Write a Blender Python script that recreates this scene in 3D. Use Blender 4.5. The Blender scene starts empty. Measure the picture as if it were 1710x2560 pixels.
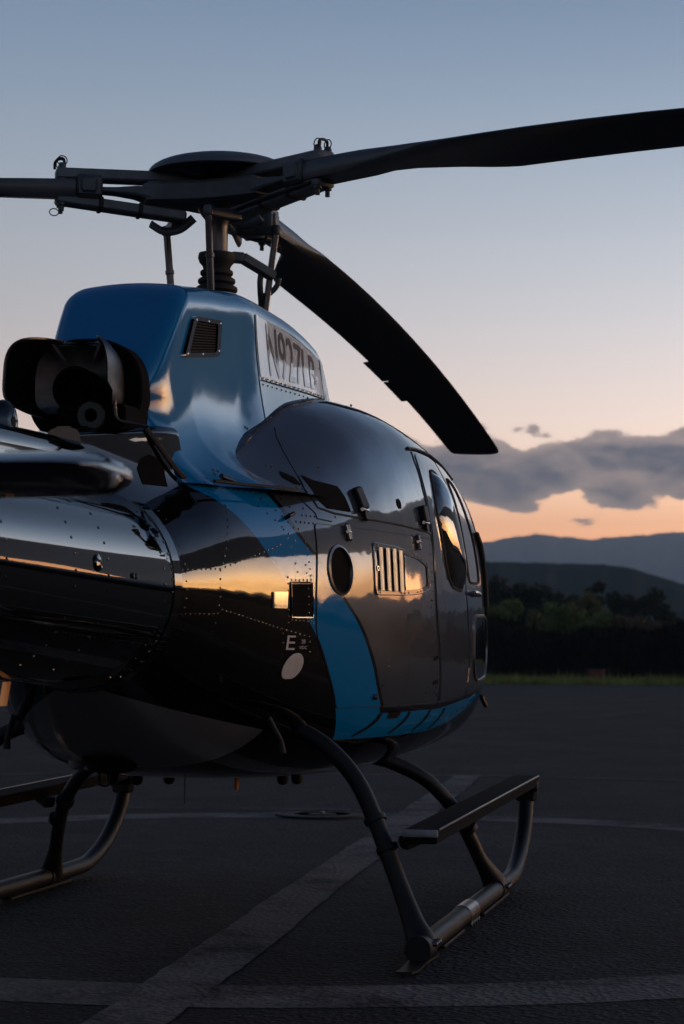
import bpy, bmesh, math, random
import numpy as np
from mathutils import Vector, Matrix
from mathutils.geometry import delaunay_2d_cdt

random.seed(11)
HAZE_D = 1.75e-4
scene = bpy.context.scene
col = scene.collection

# ------------------------------------------------------------------ camera
cam_data = bpy.data.cameras.new('camera')
cam = bpy.data.objects.new('camera', cam_data)
col.objects.link(cam)
scene.camera = cam
YAW, PITCH, ROLL = .2195, .069, .0048
Fv = Vector((math.cos(YAW)*math.cos(PITCH), math.sin(YAW)*math.cos(PITCH), math.sin(PITCH)))
Rv = Vector((math.sin(YAW), -math.cos(YAW), 0))
Uv = Rv.cross(Fv)
R2 = math.cos(ROLL)*Rv + math.sin(ROLL)*Uv
U2 = -math.sin(ROLL)*Rv + math.cos(ROLL)*Uv
M = Matrix((R2, U2, -Fv)).transposed().to_4x4()
M.translation = (-8.42, -2.44, 1.13)
cam.matrix_world = M
cam_data.sensor_fit = 'VERTICAL'
cam_data.sensor_height = 36.0
cam_data.lens = 36.0 * 5100 / 2560
cam_data.clip_start = .05
cam_data.clip_end = 60000
cam_data.dof.use_dof = True
cam_data.dof.focus_distance = 7.9
cam_data.dof.aperture_fstop = 5.0

# ------------------------------------------------------------------ sky
world = bpy.data.worlds.new('World')
scene.world = world
world.use_nodes = True
wt = world.node_tree
wn, wl = wt.nodes, wt.links
wn.clear()
def srgb(r, g, b):
    f = lambda c: c/12.92 if c <= .04045 else ((c + .055)/1.055)**2.4
    return (f(r/255), f(g/255), f(b/255), 1)
def wnode(t, **kw):
    n = wn.new(t)
    for k, v in kw.items(): setattr(n, k, v)
    return n
def wmath(op, a, b=None, c=None, clamp=False):
    n = wnode('ShaderNodeMath', operation=op, use_clamp=clamp)
    for i, v in enumerate((a, b, c)):
        if v is None: continue
        if isinstance(v, (int, float)): n.inputs[i].default_value = v
        else: wl.new(v, n.inputs[i])
    return n.outputs[0]
SUN_AZ, SUN_EL = math.radians(-66), math.radians(-1.5)
tc = wnode('ShaderNodeTexCoord')
sep = wnode('ShaderNodeSeparateXYZ'); wl.new(tc.outputs['Generated'], sep.inputs[0])
dx, dy, dz = sep.outputs
dotp = wmath('ADD', wmath('MULTIPLY', dx, math.cos(SUN_AZ)), wmath('MULTIPLY', dy, math.sin(SUN_AZ)))
glow = wmath('MAXIMUM', wmath('MULTIPLY_ADD', dotp, .5, .5), 0)          # 1 towards the set sun, 0 opposite
ramp = wnode('ShaderNodeValToRGB'); ramp.color_ramp.interpolation = 'B_SPLINE'
wl.new(wmath('MAXIMUM', dz, 0.0), ramp.inputs[0])
stops = [(0, 255, 160, 92), (.050, 255, 168, 102), (.075, 255, 198, 152), (.100, 255, 226, 206), (.135, 248, 233, 227),
         (.170, 227, 227, 233), (.215, 194, 205, 219), (.27, 153, 175, 200), (.33, 117, 146, 180), (.5, 70, 95, 132), (.75, 38, 57, 92), (1, 26, 40, 70)]
el = ramp.color_ramp.elements
while len(el) < len(stops): el.new(.5)
for e, s in zip(el, stops): e.position = s[0]; e.color = srgb(*s[1:])
def wmix(fac, a, b, blend='MIX'):
    n = wnode('ShaderNodeMix', data_type='RGBA', blend_type=blend)
    if isinstance(fac, (int, float)): n.inputs[0].default_value = fac
    else: wl.new(fac, n.inputs[0])
    for i, v in ((6, a), (7, b)):
        if isinstance(v, tuple): n.inputs[i].default_value = v
        else: wl.new(v, n.inputs[i])
    return n.outputs[2]
# the sky is brighter on the sunset side, duller on the other
gain = wmath('MINIMUM', wmath('MULTIPLY_ADD', wmath('POWER', glow, 2.1), 2.35, .32), 1.9)
hi = wnode('ShaderNodeMapRange', interpolation_type='SMOOTHSTEP'); wl.new(dz, hi.inputs[0]); hi.inputs[1].default_value = .13; hi.inputs[2].default_value = .36
gain = wmath('ADD', wmath('MULTIPLY', gain, wmath('SUBTRACT', 1.0, hi.outputs[0])), hi.outputs[0])
gcol = wnode('ShaderNodeCombineXYZ'); [wl.new(gain, gcol.inputs[i]) for i in range(3)]
def wss(x, a, b, lo=0.0, hi_=1.0):
    n = wnode('ShaderNodeMapRange', interpolation_type='SMOOTHSTEP')
    for k_, v in enumerate((x, a, b, lo, hi_)):
        if isinstance(v, (int, float)): n.inputs[k_].default_value = v
        else: wl.new(v, n.inputs[k_])
    return n.outputs[0]
side = wmath('MULTIPLY_ADD', wmath('MULTIPLY', wss(glow, .74, .88), wss(dz, .35, .75, 1.0, 0.0)), 1.5, 1.0)      # paler above the sunset bank
sidec = wnode('ShaderNodeCombineXYZ'); [wl.new(side, sidec.inputs[i]) for i in range(3)]
base = wmix(1.0, wmix(1.0, ramp.outputs[0], gcol.outputs[0], 'MULTIPLY'), sidec.outputs[0], 'MULTIPLY')
# afterglow hugging the horizon round the place where the sun went down
low = wmath('POWER', 2.718, wmath('MULTIPLY', wmath('MAXIMUM', dz, 0), -7.0))
GA = math.radians(-58)
glow2 = wmath('MAXIMUM', wmath('MULTIPLY_ADD', wmath('ADD', wmath('MULTIPLY', dx, math.cos(GA)), wmath('MULTIPLY', dy, math.sin(GA))), .5, .5), 0)
ag = wmath('MULTIPLY', wmath('ADD', wmath('POWER', glow2, 60.0), wmath('MULTIPLY', wmath('POWER', glow2, 10.0), .06)), low)
agc = wnode('ShaderNodeCombineXYZ')
for i, v in enumerate((22.0, 11.5, 3.6)): wl.new(wmath('MULTIPLY', ag, v), agc.inputs[i])
clear = wmix(1.0, base, agc.outputs[0], 'ADD')
q_ = wmath('DIVIDE', dz, .085)
lowb = wmath('MULTIPLY_ADD', wmath('POWER', 2.718, wmath('MULTIPLY', wmath('MULTIPLY', q_, q_), -1.0)), 3.6, 1.0)
lbc = wnode('ShaderNodeCombineXYZ'); [wl.new(lowb, lbc.inputs[i]) for i in range(3)]
clear = wmix(1.0, clear, lbc.outputs[0], 'MULTIPLY')
# cloud bank lying a few degrees above the horizon
cv = wnode('ShaderNodeCombineXYZ')
wl.new(dx, cv.inputs[0]); wl.new(dy, cv.inputs[1]); wl.new(wmath('MULTIPLY', dz, 2.6), cv.inputs[2])
cm = wnode('ShaderNodeVectorMath', operation='ADD'); wl.new(cv.outputs[0], cm.inputs[0]); cm.inputs[1].default_value = (3.1, 1.7, .4)
def wnoise(scale, detail, rough):
    n = wnode('ShaderNodeTexNoise', noise_dimensions='3D'); n.inputs['Scale'].default_value = scale
    n.inputs['Detail'].default_value = detail; n.inputs['Roughness'].default_value = rough
    wl.new(cm.outputs[0], n.inputs['Vector']); return n.outputs['Fac']
near_sun = wss(glow, .885, .975)
n0 = wnoise(11, 1, .5)
eb = wmath('ADD', wmath('MULTIPLY_ADD', near_sun, .122, .069), wmath('SUBTRACT', wmath('MULTIPLY', wmath('SUBTRACT', n0, .5), .062), wmath('MULTIPLY', wss(glow, .73, .82), wss(glow, .856, .882, .05, 0.0))))      # underside of the bank, higher over the sunset
et = wmath('ADD', wmath('ADD', wss(glow, .70, .85, .120, .208), wmath('MULTIPLY', near_sun, .17)), wss(glow, .575, .635, -.034, 0.0))
band = wmath('MULTIPLY', wss(wmath('SUBTRACT', dz, eb), -.020, .012), wss(wmath('SUBTRACT', dz, et), -.030, .016, 1.0, 0.0))
n1 = wnoise(19, 2, .5); n2 = wnoise(52, 5, .60); n3 = wnoise(90, 3, .6)
vor = wnode('ShaderNodeTexVoronoi', feature='F1'); vor.inputs['Scale'].default_value = 30; wl.new(cm.outputs[0], vor.inputs['Vector'])
dens = wmath('ADD', wmath('ADD', wmath('MULTIPLY', n1, .85), wmath('MULTIPLY', n2, .60)), wmath('MULTIPLY', wmath('SUBTRACT', .52, vor.outputs['Distance']), .34))
dens = wmath('ADD', dens, wmath('MULTIPLY', band, wmath('ADD', .86, wss(glow, .72, .86, 0.0, .5))))
mr = wnode('ShaderNodeMapRange', interpolation_type='SMOOTHSTEP'); wl.new(dens, mr.inputs[0])
mr.inputs[1].default_value = 1.19; mr.inputs[2].default_value = 1.27
mr2 = wnode('ShaderNodeMapRange'); wl.new(dens, mr2.inputs[0])
mr2.inputs[1].default_value = 1.2; mr2.inputs[2].default_value = 1.62
cloudc = wmix(wmath('MULTIPLY_ADD', n3, .9, wmath('MULTIPLY_ADD', mr2.outputs[0], .9, -.42), clamp=True), srgb(214, 188, 178), srgb(96, 102, 120))
cg = wnode('ShaderNodeMapRange', interpolation_type='SMOOTHSTEP'); wl.new(glow, cg.inputs[0])
cg.inputs[1].default_value = .68; cg.inputs[2].default_value = .9; cg.inputs[3].default_value = 1.25; cg.inputs[4].default_value = .38
cgc = wnode('ShaderNodeCombineXYZ'); [wl.new(cg.outputs[0], cgc.inputs[i]) for i in range(3)]
cloudc = wmix(1.0, cloudc, cgc.outputs[0], 'MULTIPLY')
cmask = wmath('MULTIPLY', mr.outputs[0], wss(band, .10, .34))
final = wmix(cmask, clear, cloudc)
bg = wnode('ShaderNodeBackground'); bg.inputs['Strength'].default_value = 1.0
wl.new(final, bg.inputs['Color'])
wo = wnode('ShaderNodeOutputWorld'); wl.new(bg.outputs[0], wo.inputs[0])

# ------------------------------------------------------------------ last light of the sun just below the hills: broad, weak, warm
sun_d = bpy.data.lights.new('sun', 'SUN'); sun_d.energy = .02; sun_d.angle = math.radians(14); sun_d.color = (1, .62, .34)
sun = bpy.data.objects.new('sun', sun_d); col.objects.link(sun)
sdir = Vector((math.cos(SUN_AZ)*math.cos(.05), math.sin(SUN_AZ)*math.cos(.05), math.sin(.05)))
sun.rotation_euler = (-sdir).to_track_quat('-Z', 'Y').to_euler()
sun.location = (0, -30, 20)

scene.view_settings.view_transform = 'Standard'
scene.view_settings.look = 'None'
scene.view_settings.exposure = 0
scene.view_settings.gamma = 1
scene.render.resolution_x, scene.render.resolution_y = 684, 1024
scene.cycles.max_bounces = 6
scene.cycles.volume_bounces = 0
scene.cycles.use_denoising = True

# ------------------------------------------------------------------ materials
def new_mat(name):
    m = bpy.data.materials.new(name); m.use_nodes = True
    b = m.node_tree.nodes['Principled BSDF']
    return m, m.node_tree.nodes, m.node_tree.links, b
def plain(name, colr, rough=.5, metal=0, coat=0, noise=0, scale=30, bump=0, spec=.5, coat_rough=.03, bscale=None, trans=0, aniso=None):
    m, n, l, b = new_mat(name)
    b.inputs['Roughness'].default_value = rough; b.inputs['Metallic'].default_value = metal
    b.inputs['Coat Weight'].default_value = coat; b.inputs['Coat Roughness'].default_value = coat_rough
    b.inputs['Specular IOR Level'].default_value = spec
    if spec == 0 and coat: b.inputs['Coat IOR'].default_value = 1.75
    b.inputs['Transmission Weight'].default_value = trans
    b.inputs['Base Color'].default_value = (*colr, 1)
    if noise or bump:
        t = n.new('ShaderNodeTexCoord')
        x = n.new('ShaderNodeTexNoise'); x.inputs['Scale'].default_value = scale; x.inputs['Detail'].default_value = 6
        l.new(t.outputs['Object'], x.inputs['Vector'])
        if noise:
            r = n.new('ShaderNodeValToRGB'); l.new(x.outputs['Fac'], r.inputs[0])
            r.color_ramp.elements[0].position = .3; r.color_ramp.elements[1].position = .7
            r.color_ramp.elements[0].color = (*[c*(1 - noise) for c in colr], 1)
            r.color_ramp.elements[1].color = (*[min(1, c*(1 + noise)) for c in colr], 1)
            l.new(r.outputs[0], b.inputs['Base Color'])
            mr = n.new('ShaderNodeMapRange'); l.new(x.outputs['Fac'], mr.inputs[0])
            mr.inputs[3].default_value = max(0, rough - .12*noise); mr.inputs[4].default_value = min(1, rough + .12*noise)
            l.new(mr.outputs[0], b.inputs['Roughness'])
        if bump:
            x2 = x
            if bscale:
                x2 = n.new('ShaderNodeTexNoise'); x2.inputs['Scale'].default_value = bscale; x2.inputs['Detail'].default_value = 8
                l.new(t.outputs['Object'], x2.inputs['Vector'])
            bp = n.new('ShaderNodeBump'); bp.inputs['Strength'].default_value = bump; bp.inputs['Distance'].default_value = .01
            l.new(x2.outputs['Fac'], bp.inputs['Height']); l.new(bp.outputs[0], b.inputs['Normal'])
    return m
BLACK = (.002, .002, .0022); BLUE = (.0, .145, .36); GREY = (.044, .054, .068); DARKLINE = (.003, .003, .003)

def curve_of_z(n, l, zsock, pts, lo=-2.0, hi=2.0, z0=.5, z1=2.7):
    """X as a function of Z through a float curve"""
    a = n.new('ShaderNodeMapRange'); l.new(zsock, a.inputs[0]); a.inputs[1].default_value = z0; a.inputs[2].default_value = z1
    c = n.new('ShaderNodeFloatCurve'); l.new(a.outputs[0], c.inputs['Value'])
    cu = c.mapping.curves[0]
    P = sorted(((z - z0)/(z1 - z0), (x - lo)/(hi - lo)) for x, z in pts)
    P = [(0, P[0][1])] + P + [(1, P[-1][1])]
    cu.points[0].location = P[0]; cu.points[1].location = P[-1]
    for p in P[1:-1]: cu.points.new(*p)
    c.mapping.update()
    m = n.new('ShaderNodeMapRange'); l.new(c.outputs[0], m.inputs[0]); m.inputs[3].default_value = lo; m.inputs[4].default_value = hi
    m.clamp = False
    return m.outputs[0]
KB = [(-1.43, 1.735), (-1.405, 1.708), (-1.37, 1.685), (-1.339, 1.658), (-1.265, 1.582), (-1.166, 1.47), (-1.087, 1.399), (-.985, 1.30), (-.877, 1.194), (-.762, 1.057), (-.62, .9), (-.526, .80), (-.45, .72)]
BGL = [(-.998, 1.688), (-.966, 1.599), (-.867, 1.506), (-.788, 1.44), (-.631, 1.321), (-.526, 1.245), (-.41, 1.119), (-.306, .973), (-.243, .907), (-.2, .85)]
BG = [(-.40, 2.06), (-.489, 2.019), (-.683, 1.958), (-.877, 1.884), (-1.024, 1.809), (-1.07, 1.762)] + BGL
BGH = [(-1.15, 2.1), (-1.12, 1.95), (-1.07, 1.80), (-1.03, 1.756)] + BGL
def paint(name, mode):
    """glossy aircraft paint laid out in airframe coordinates: black | blue stripe | dark line | grey, blue sill"""
    m, n, l, b = new_mat(name)
    t = n.new('ShaderNodeTexCoord'); s = n.new('ShaderNodeSeparateXYZ'); l.new(t.outputs['Object'], s.inputs[0])
    X, Y, Z = s.outputs
    def mt(op, a, c):
        q = n.new('ShaderNodeMath'); q.operation = op
        for i, v in enumerate((a, c)):
            if isinstance(v, (int, float)): q.inputs[i].default_value = v
            else: l.new(v, q.inputs[i])
        return q.outputs[0]
    def mix(f, a, c):
        q = n.new('ShaderNodeMix'); q.data_type = 'RGBA'; l.new(f, q.inputs[0])
        for i, v in ((6, a), (7, c)):
            if isinstance(v, tuple): q.inputs[i].default_value = (*v, 1)
            else: l.new(v, q.inputs[i])
        return q.outputs[2]
    bgx = curve_of_z(n, l, Z, BG if mode == 'cowl' else BGH); kbx = curve_of_z(n, l, Z, KB)
    if mode == 'cowl':
        c = mix(mt('GREATER_THAN', X, mt('ADD', bgx, -.022)), BLUE, (.02, .02, .022))
        c = mix(mt('GREATER_THAN', X, bgx), c, GREY)
        up = mt('MULTIPLY', mt('GREATER_THAN', X, -.47), mt('GREATER_THAN', Z, 2.0))
        c = mix(up, c, (.07, .13, .17))
    else:
        sill = mt('LESS_THAN', Z, mt('ADD', mt('MULTIPLY', mt('MAXIMUM', mt('SUBTRACT', X, .55), 0), .055), .886))
        belly = mt('LESS_THAN', Z, mt('ADD', mt('MULTIPLY', mt('POWER', mt('MAXIMUM', mt('SUBTRACT', X, .3), 0), 2), .095), .786))
        line = mt('LESS_THAN', Z, mt('ADD', mt('MULTIPLY', mt('MAXIMUM', mt('SUBTRACT', X, .55), 0), .055), .909))
        grey = mix(line, GREY, DARKLINE)
        c = mix(mt('GREATER_THAN', X, mt('ADD', bgx, -.03)), BLUE, DARKLINE)
        c = mix(mt('GREATER_THAN', X, bgx), c, grey)
        c = mix(sill, c, BLUE)
        c = mix(mt('LESS_THAN', X, kbx), c, BLACK)
        c = mix(belly, c, BLACK)
        # bare light grey panel on the sloping underside below the boom root
        und = mt('MULTIPLY', mt('LESS_THAN', X, -.98), mt('LESS_THAN', Z, mt('ADD', mt('MULTIPLY', mt('ABSOLUTE', Y, 0), -.39), 1.03)))
        c = mix(und, c, (.36, .36, .37))
    # faint dust and slightly uneven clear coat
    x = n.new('ShaderNodeTexNoise'); x.inputs['Scale'].default_value = 6; x.inputs['Detail'].default_value = 8
    l.new(t.outputs['Object'], x.inputs['Vector'])
    dm = n.new('ShaderNodeMix'); dm.data_type = 'RGBA'; dm.blend_type = 'MULTIPLY'; dm.inputs[0].default_value = .5
    rr = n.new('ShaderNodeValToRGB'); rr.color_ramp.elements[0].color = (.72, .72, .72, 1); rr.color_ramp.elements[1].color = (1, 1, 1, 1)
    l.new(x.outputs['Fac'], rr.inputs[0]); l.new(c, dm.inputs[6]); l.new(rr.outputs[0], dm.inputs[7])
    l.new(dm.outputs[2], b.inputs['Base Color'])
    sc_ = n.new('ShaderNodeSeparateColor'); l.new(c, sc_.inputs[0]); l.new(mt('MINIMUM', mt('MULTIPLY', sc_.outputs[0], 6.5), .8), b.inputs['Metallic'])   # the grey is a metallic silver
    b.inputs['Roughness'].default_value = .30; b.inputs['Specular IOR Level'].default_value = 0
    b.inputs['Coat Weight'].default_value = 1.0; b.inputs['Coat IOR'].default_value = 1.62
    mr = n.new('ShaderNodeMapRange'); l.new(x.outputs['Fac'], mr.inputs[0]); mr.inputs[3].default_value = .06 if mode == 'cowl' else .015; mr.inputs[4].default_value = .16 if mode == 'cowl' else .08
    l.new(mr.outputs[0], b.inputs['Coat Roughness'])
    x3 = n.new('ShaderNodeTexNoise'); x3.inputs['Scale'].default_value = 5.0; x3.inputs['Detail'].default_value = 2
    l.new(t.outputs['Object'], x3.inputs['Vector'])
    bp = n.new('ShaderNodeBump'); bp.inputs['Strength'].default_value = .16; bp.inputs['Distance'].default_value = .012
    l.new(x3.outputs['Fac'], bp.inputs['Height']); l.new(bp.outputs[0], b.inputs['Normal']); l.new(bp.outputs[0], b.inputs['Coat Normal'])
    return m
MAT = dict(
    hull=paint('hull_paint', 'hull'), cowl=paint('cowl_paint', 'cowl'),
    black=plain('black_gloss_paint', BLACK, .5, spec=0, coat=1, bump=.08, scale=4, coat_rough=.03),
    rubber=plain('black_rubber', (.008, .008, .008), .75),
    hole=plain('dark_cavity', (.003, .003, .003), .9, spec=.1),
    metal=plain('dark_rotor_metal', (.05, .06, .068), .48, metal=.25, noise=.35, scale=18),
    star=plain('grey_composite', (.075, .092, .105), .6, noise=.3, scale=10),
    steel=plain('worn_steel', (.16, .15, .145), .32, metal=1, noise=.3, scale=25),
    mast=plain('mast_steel', (.09, .085, .085), .35, metal=.8, noise=.25, scale=16),
    blade=plain('blade_paint', (.045, .051, .058), .42, noise=.25, scale=7),
    gear=plain('gear_paint', (.006, .007, .009), .5, spec=.25, noise=.4, scale=14, bump=.1),
    glass=plain('dark_window', (.010, .012, .014), .03, coat=1, coat_rough=.01),  # opaque panes; the dim cabin behind is put into their dark colour
    chrome=plain('bright_metal', (.55, .53, .50), .16, metal=1),
    white=plain('white_placard', (.36, .35, .35), .6, noise=.1),
    letter=plain('mauve_letter', (.15, .12, .12), .4, coat=1, spec=0),
    exhaust=plain('exhaust_steel', (.06, .055, .055), .35, metal=.9, noise=.4, scale=12),
    rivet=plain('rivet_paint', (.02, .02, .02), .5, coat=1, spec=0),
    lens=plain('clear_lens', (.45, .45, .46), .08, coat=1, trans=.3),
    belly=plain('belly_black', (.008, .008, .008), .55),
    cap=plain('grey_endcap', (.20, .21, .22), .6, noise=.2),
    dome=plain('dome_paint', (.07, .085, .10), .5, noise=.2, scale=8),
    sleeve=plain('sleeve_paint', (.08, .095, .108), .5, noise=.3, scale=15),
    grip=plain('step_grip', (.008, .009, .011), .95, noise=.3, scale=60, spec=.1, bump=.3),
    iron=plain('cast_iron', (.016, .016, .017), .75, noise=.4, scale=20, spec=.25),
    gold_lit=plain('gold_lit_aerial', (.45, .20, .06), .4),  # orange sunset light on the aerials is put into this colour
)
# ---- shape functions of the airframe (X forward, Y left, Z up, metres) ----
def pchip(xs, ys):
    xs = np.asarray(xs, float); ys = np.asarray(ys, float)
    h = np.diff(xs); dl = np.diff(ys) / h
    m = np.zeros(len(xs)); m[0] = dl[0]; m[-1] = dl[-1]
    for i in range(1, len(xs) - 1):
        if dl[i-1] * dl[i] > 0:
            w1 = 2*h[i] + h[i-1]; w2 = h[i] + 2*h[i-1]
            m[i] = (w1 + w2) / (w1/dl[i-1] + w2/dl[i])
    def f(x):
        x = min(max(x, xs[0]), xs[-1])
        i = min(max(int(np.searchsorted(xs, x)) - 1, 0), len(xs) - 2)
        t = (x - xs[i]) / h[i]
        return float((2*t**3 - 3*t*t + 1)*ys[i] + (t**3 - 2*t*t + t)*h[i]*m[i]
                     + (-2*t**3 + 3*t*t)*ys[i+1] + (t**3 - t*t)*h[i]*m[i+1])
    return f

HULL = np.array([  # X, half width, z of max width, top, bottom, upper exponent, lower exponent
    (-1.69, .362, 1.355, 1.717, .993, 2.0, 2.0),
    (-1.55, .420, 1.350, 1.765, .915, 2.2, 2.05),
    (-1.35, .500, 1.340, 1.825, .815, 2.5, 2.2),
    (-1.10, .590, 1.325, 1.88, .725, 2.6, 2.45),
    (-0.80, .685, 1.305, 1.975, .660, 2.7, 2.8),
    (-0.50, .762, 1.280, 2.10, .625, 2.8, 3.2),
    (-0.20, .825, 1.260, 2.21, .610, 2.95, 3.6),
    (0.15, .877, 1.240, 2.265, .600, 3.15, 3.6),
    (0.55, .912, 1.230, 2.28, .598, 3.3, 3.6),
    (1.00, .930, 1.225, 2.265, .605, 3.3, 3.6),
    (1.45, .933, 1.220, 2.22, .615, 3.2, 3.5),
    (1.85, .900, 1.205, 2.10, .640, 3.0, 3.4),
    (2.20, .800, 1.180, 1.90, .690, 2.7, 3.0),
    (2.50, .640, 1.150, 1.67, .760, 2.4, 2.5),
    (2.72, .430, 1.115, 1.43, .860, 2.1, 2.2),
    (2.84, .200, 1.080, 1.22, .970, 2.0, 2.0),
    (2.88, .010, 1.070, 1.08, 1.06, 2.0, 2.0)])
_hf = [pchip(HULL[:, 0], HULL[:, k]) for k in range(1, 7)]
def hull_par(X): return [f(X) for f in _hf]
def hull_pt(X, t):                       # t 0 top centre .. 1 bottom centre, right side (y negative)
    w, zw, zt, zb, nu, nl = hull_par(X)
    a = math.pi/2 - math.pi*t
    c, s = abs(math.cos(a)), math.sin(a)
    n = nu if s >= 0 else nl
    H = (zt - zw) if s >= 0 else (zw - zb)
    return (-w * c**(2/n), zw + math.copysign(H * abs(s)**(2/n), s))
def hull_y(X, z):                        # half width of the hull at station X, height z
    w, zw, zt, zb, nu, nl = hull_par(X)
    n, H = (nu, zt - zw) if z >= zw else (nl, zw - zb)
    q = abs(z - zw) / H
    return 0.0 if q >= 1 else w * (1 - q**n)**(1/n)

# upper engine / gearbox cowling ("dog house")
_da = pchip([-1.6, -1.2, -.46, .2, .5], [.238, .245, .300, .398, .41])     # half width at z 2.45
_db = pchip([-1.6, -1.2, -.60, -.42, .2, .5], [-.06, -.045, -.03, .07, .12, .12])          # spread per metre downwards
_do = pchip([-1.6, -.9, -.75, -.5, .5], [.004, .004, -.03, -.06, -.08])   # base stands on the hull, then sinks into it
def _dc(X):
    return max(0.0, hull_y(X, 1.742) + _do(X) - _da(X) - .708*_db(X))      # flare at the base
_dt = pchip([-1.6, -1.25, -.9, -.46, -.1, .2, .45], [2.50, 2.512, 2.55, 2.585, 2.555, 2.50, 2.44])
DZB = 1.735
def dog_y(X, z):
    return _da(X) + _db(X)*(2.45 - z) + _dc(X)*math.exp(-max(z - 1.75, -.02)/.11)
def dog_top(X): return _dt(X)
_dxr = pchip([1.70, 1.76, 1.82, 1.88, 1.96, 2.05, 2.2, 2.36, 2.56], [-1.42, -1.46, -1.53, -1.568, -1.578, -1.568, -1.47, -1.335, -1.165])
def dog_xr(z): return _dxr(z)
def dog_xf(z): return float(np.interp(z, [1.70, 2.0, 2.20, 2.35, 2.48, 2.6], [.50, .46, .41, .36, .28, .20]))
def dog_side(X, z):                      # half width of the cowling side at a point
    return dog_y(X, z)

# tail boom
_br = pchip([-6.2, -4.5, -3.0, -1.69], [.17, .235, .305, .358])
_bz = pchip([-6.2, -4.5, -3.0, -1.69], [1.47, 1.43, 1.385, 1.355])
def boom_r(X): return _br(X)
def boom_z(X): return _bz(X)

def hull_z(X, y):                        # height of the upper hull surface at a half width
    w, zw, zt, zb, nu, nl = hull_par(X)
    return zw if y >= w else zw + (zt - zw)*(1 - (y/w)**nu)**(1/nu)
# ------------------------------------------------------------------ mesh helpers
def mesh_obj(name, V, F, mat=None, parent=None, smooth=True, sharp=40, normals=None):
    me = bpy.data.meshes.new(name)
    me.from_pydata([tuple(map(float, v)) for v in V], [], F)
    me.update()
    o = bpy.data.objects.new(name, me); col.objects.link(o)
    if mat is not None: me.materials.append(MAT[mat] if isinstance(mat, str) else mat)
    if smooth:
        me.shade_smooth()
        if normals is not None: me.normals_split_custom_set_from_vertices([tuple(x) for x in normals])
        elif sharp: me.set_sharp_from_angle(angle=math.radians(sharp))
    if parent is not None: o.parent = parent
    return o
class MB:
    def __init__(s): s.V = []; s.F = []
    def add(s, V, F):
        k = len(s.V); s.V += [tuple(v) for v in V]; s.F += [tuple(i + k for i in f) for f in F]; return s
    def build(s, name, mat, parent=None, **kw): return mesh_obj(name, s.V, s.F, mat, parent, **kw)
def vec(p): return Vector(p)
def frames(P, up=(0, 0, 1)):
    P = [vec(p) for p in P]; out = []; last = None
    for i in range(len(P)):
        d = (P[min(i+1, len(P)-1)] - P[max(i-1, 0)]).normalized()
        if last is None:
            u = vec(up)
            if abs(u.dot(d)) > .95: u = vec((1, 0, 0)) if abs(d.x) < .9 else vec((0, 1, 0))
        else: u = last
        n = (u - d*u.dot(d)).normalized(); last = n
        out.append((P[i], n, d.cross(n)))
    return out
def smooth_path(P, k=6):
    """Catmull-Rom through points; each point may carry extra numbers (radius)"""
    P = np.asarray(P, float); Q = []
    for i in range(len(P)-1):
        p0, p1, p2, p3 = P[max(i-1, 0)], P[i], P[i+1], P[min(i+2, len(P)-1)]
        for j in range(k):
            t = j/k
            Q.append(.5*((2*p1) + (p2-p0)*t + (2*p0-5*p1+4*p2-p3)*t*t + (3*p1-p0-3*p2+p3)*t**3))
    Q.append(P[-1]); return np.array(Q)
def tube(P, r, seg=12, caps=True, up=(0, 0, 1), flat=1.0):
    """P points, r radius or list; flat squeezes the second axis"""
    fr = frames([p[:3] for p in P], up); n = len(fr)
    if not hasattr(r, '__len__'): r = [r]*n
    V = []; F = []
    for (p, a, b), q in zip(fr, r):
        for i in range(seg):
            t = 2*math.pi*i/seg
            V.append(p + a*(q*math.cos(t)) + b*(q*flat*math.sin(t)))
    for k in range(n-1):
        for i in range(seg):
            j = (i+1) % seg
            F.append((k*seg+i, k*seg+j, (k+1)*seg+j, (k+1)*seg+i))
    if caps: F.append(tuple(range(seg))[::-1]); F.append(tuple((n-1)*seg+i for i in range(seg)))
    return V, F
def bar(a, b, w, h, up=(0, 0, 1), bev=.15, w2=None, h2=None):
    """bevelled rectangular bar from a to b, w across, h along up"""
    a, b = vec(a), vec(b); d = (b-a).normalized(); u = vec(up); u = (u - d*u.dot(d)).normalized(); s = d.cross(u)
    V = []; F = []
    w2 = w if w2 is None else w2; h2 = h if h2 is None else h2
    L = (b-a).length; e = min(.008, L*.2)
    rows = [(a, w-2*e, h-2*e), (a+d*e, w, h), (b-d*e, w2, h2), (b, w2-2*e, h2-2*e)]
    for p, ww, hh in rows:
        c = bev*min(ww, hh)
        for y, z in ((-ww/2+c, -hh/2), (ww/2-c, -hh/2), (ww/2, -hh/2+c), (ww/2, hh/2-c), (ww/2-c, hh/2), (-ww/2+c, hh/2), (-ww/2, hh/2-c), (-ww/2, -hh/2+c)):
            V.append(p + s*y + u*z)
    for k in range(3):
        for i in range(8): F.append((k*8+i, k*8+(i+1) % 8, (k+1)*8+(i+1) % 8, (k+1)*8+i))
    F.append(tuple(range(8))[::-1]); F.append(tuple(24+i for i in range(8)))
    return V, F
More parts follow.
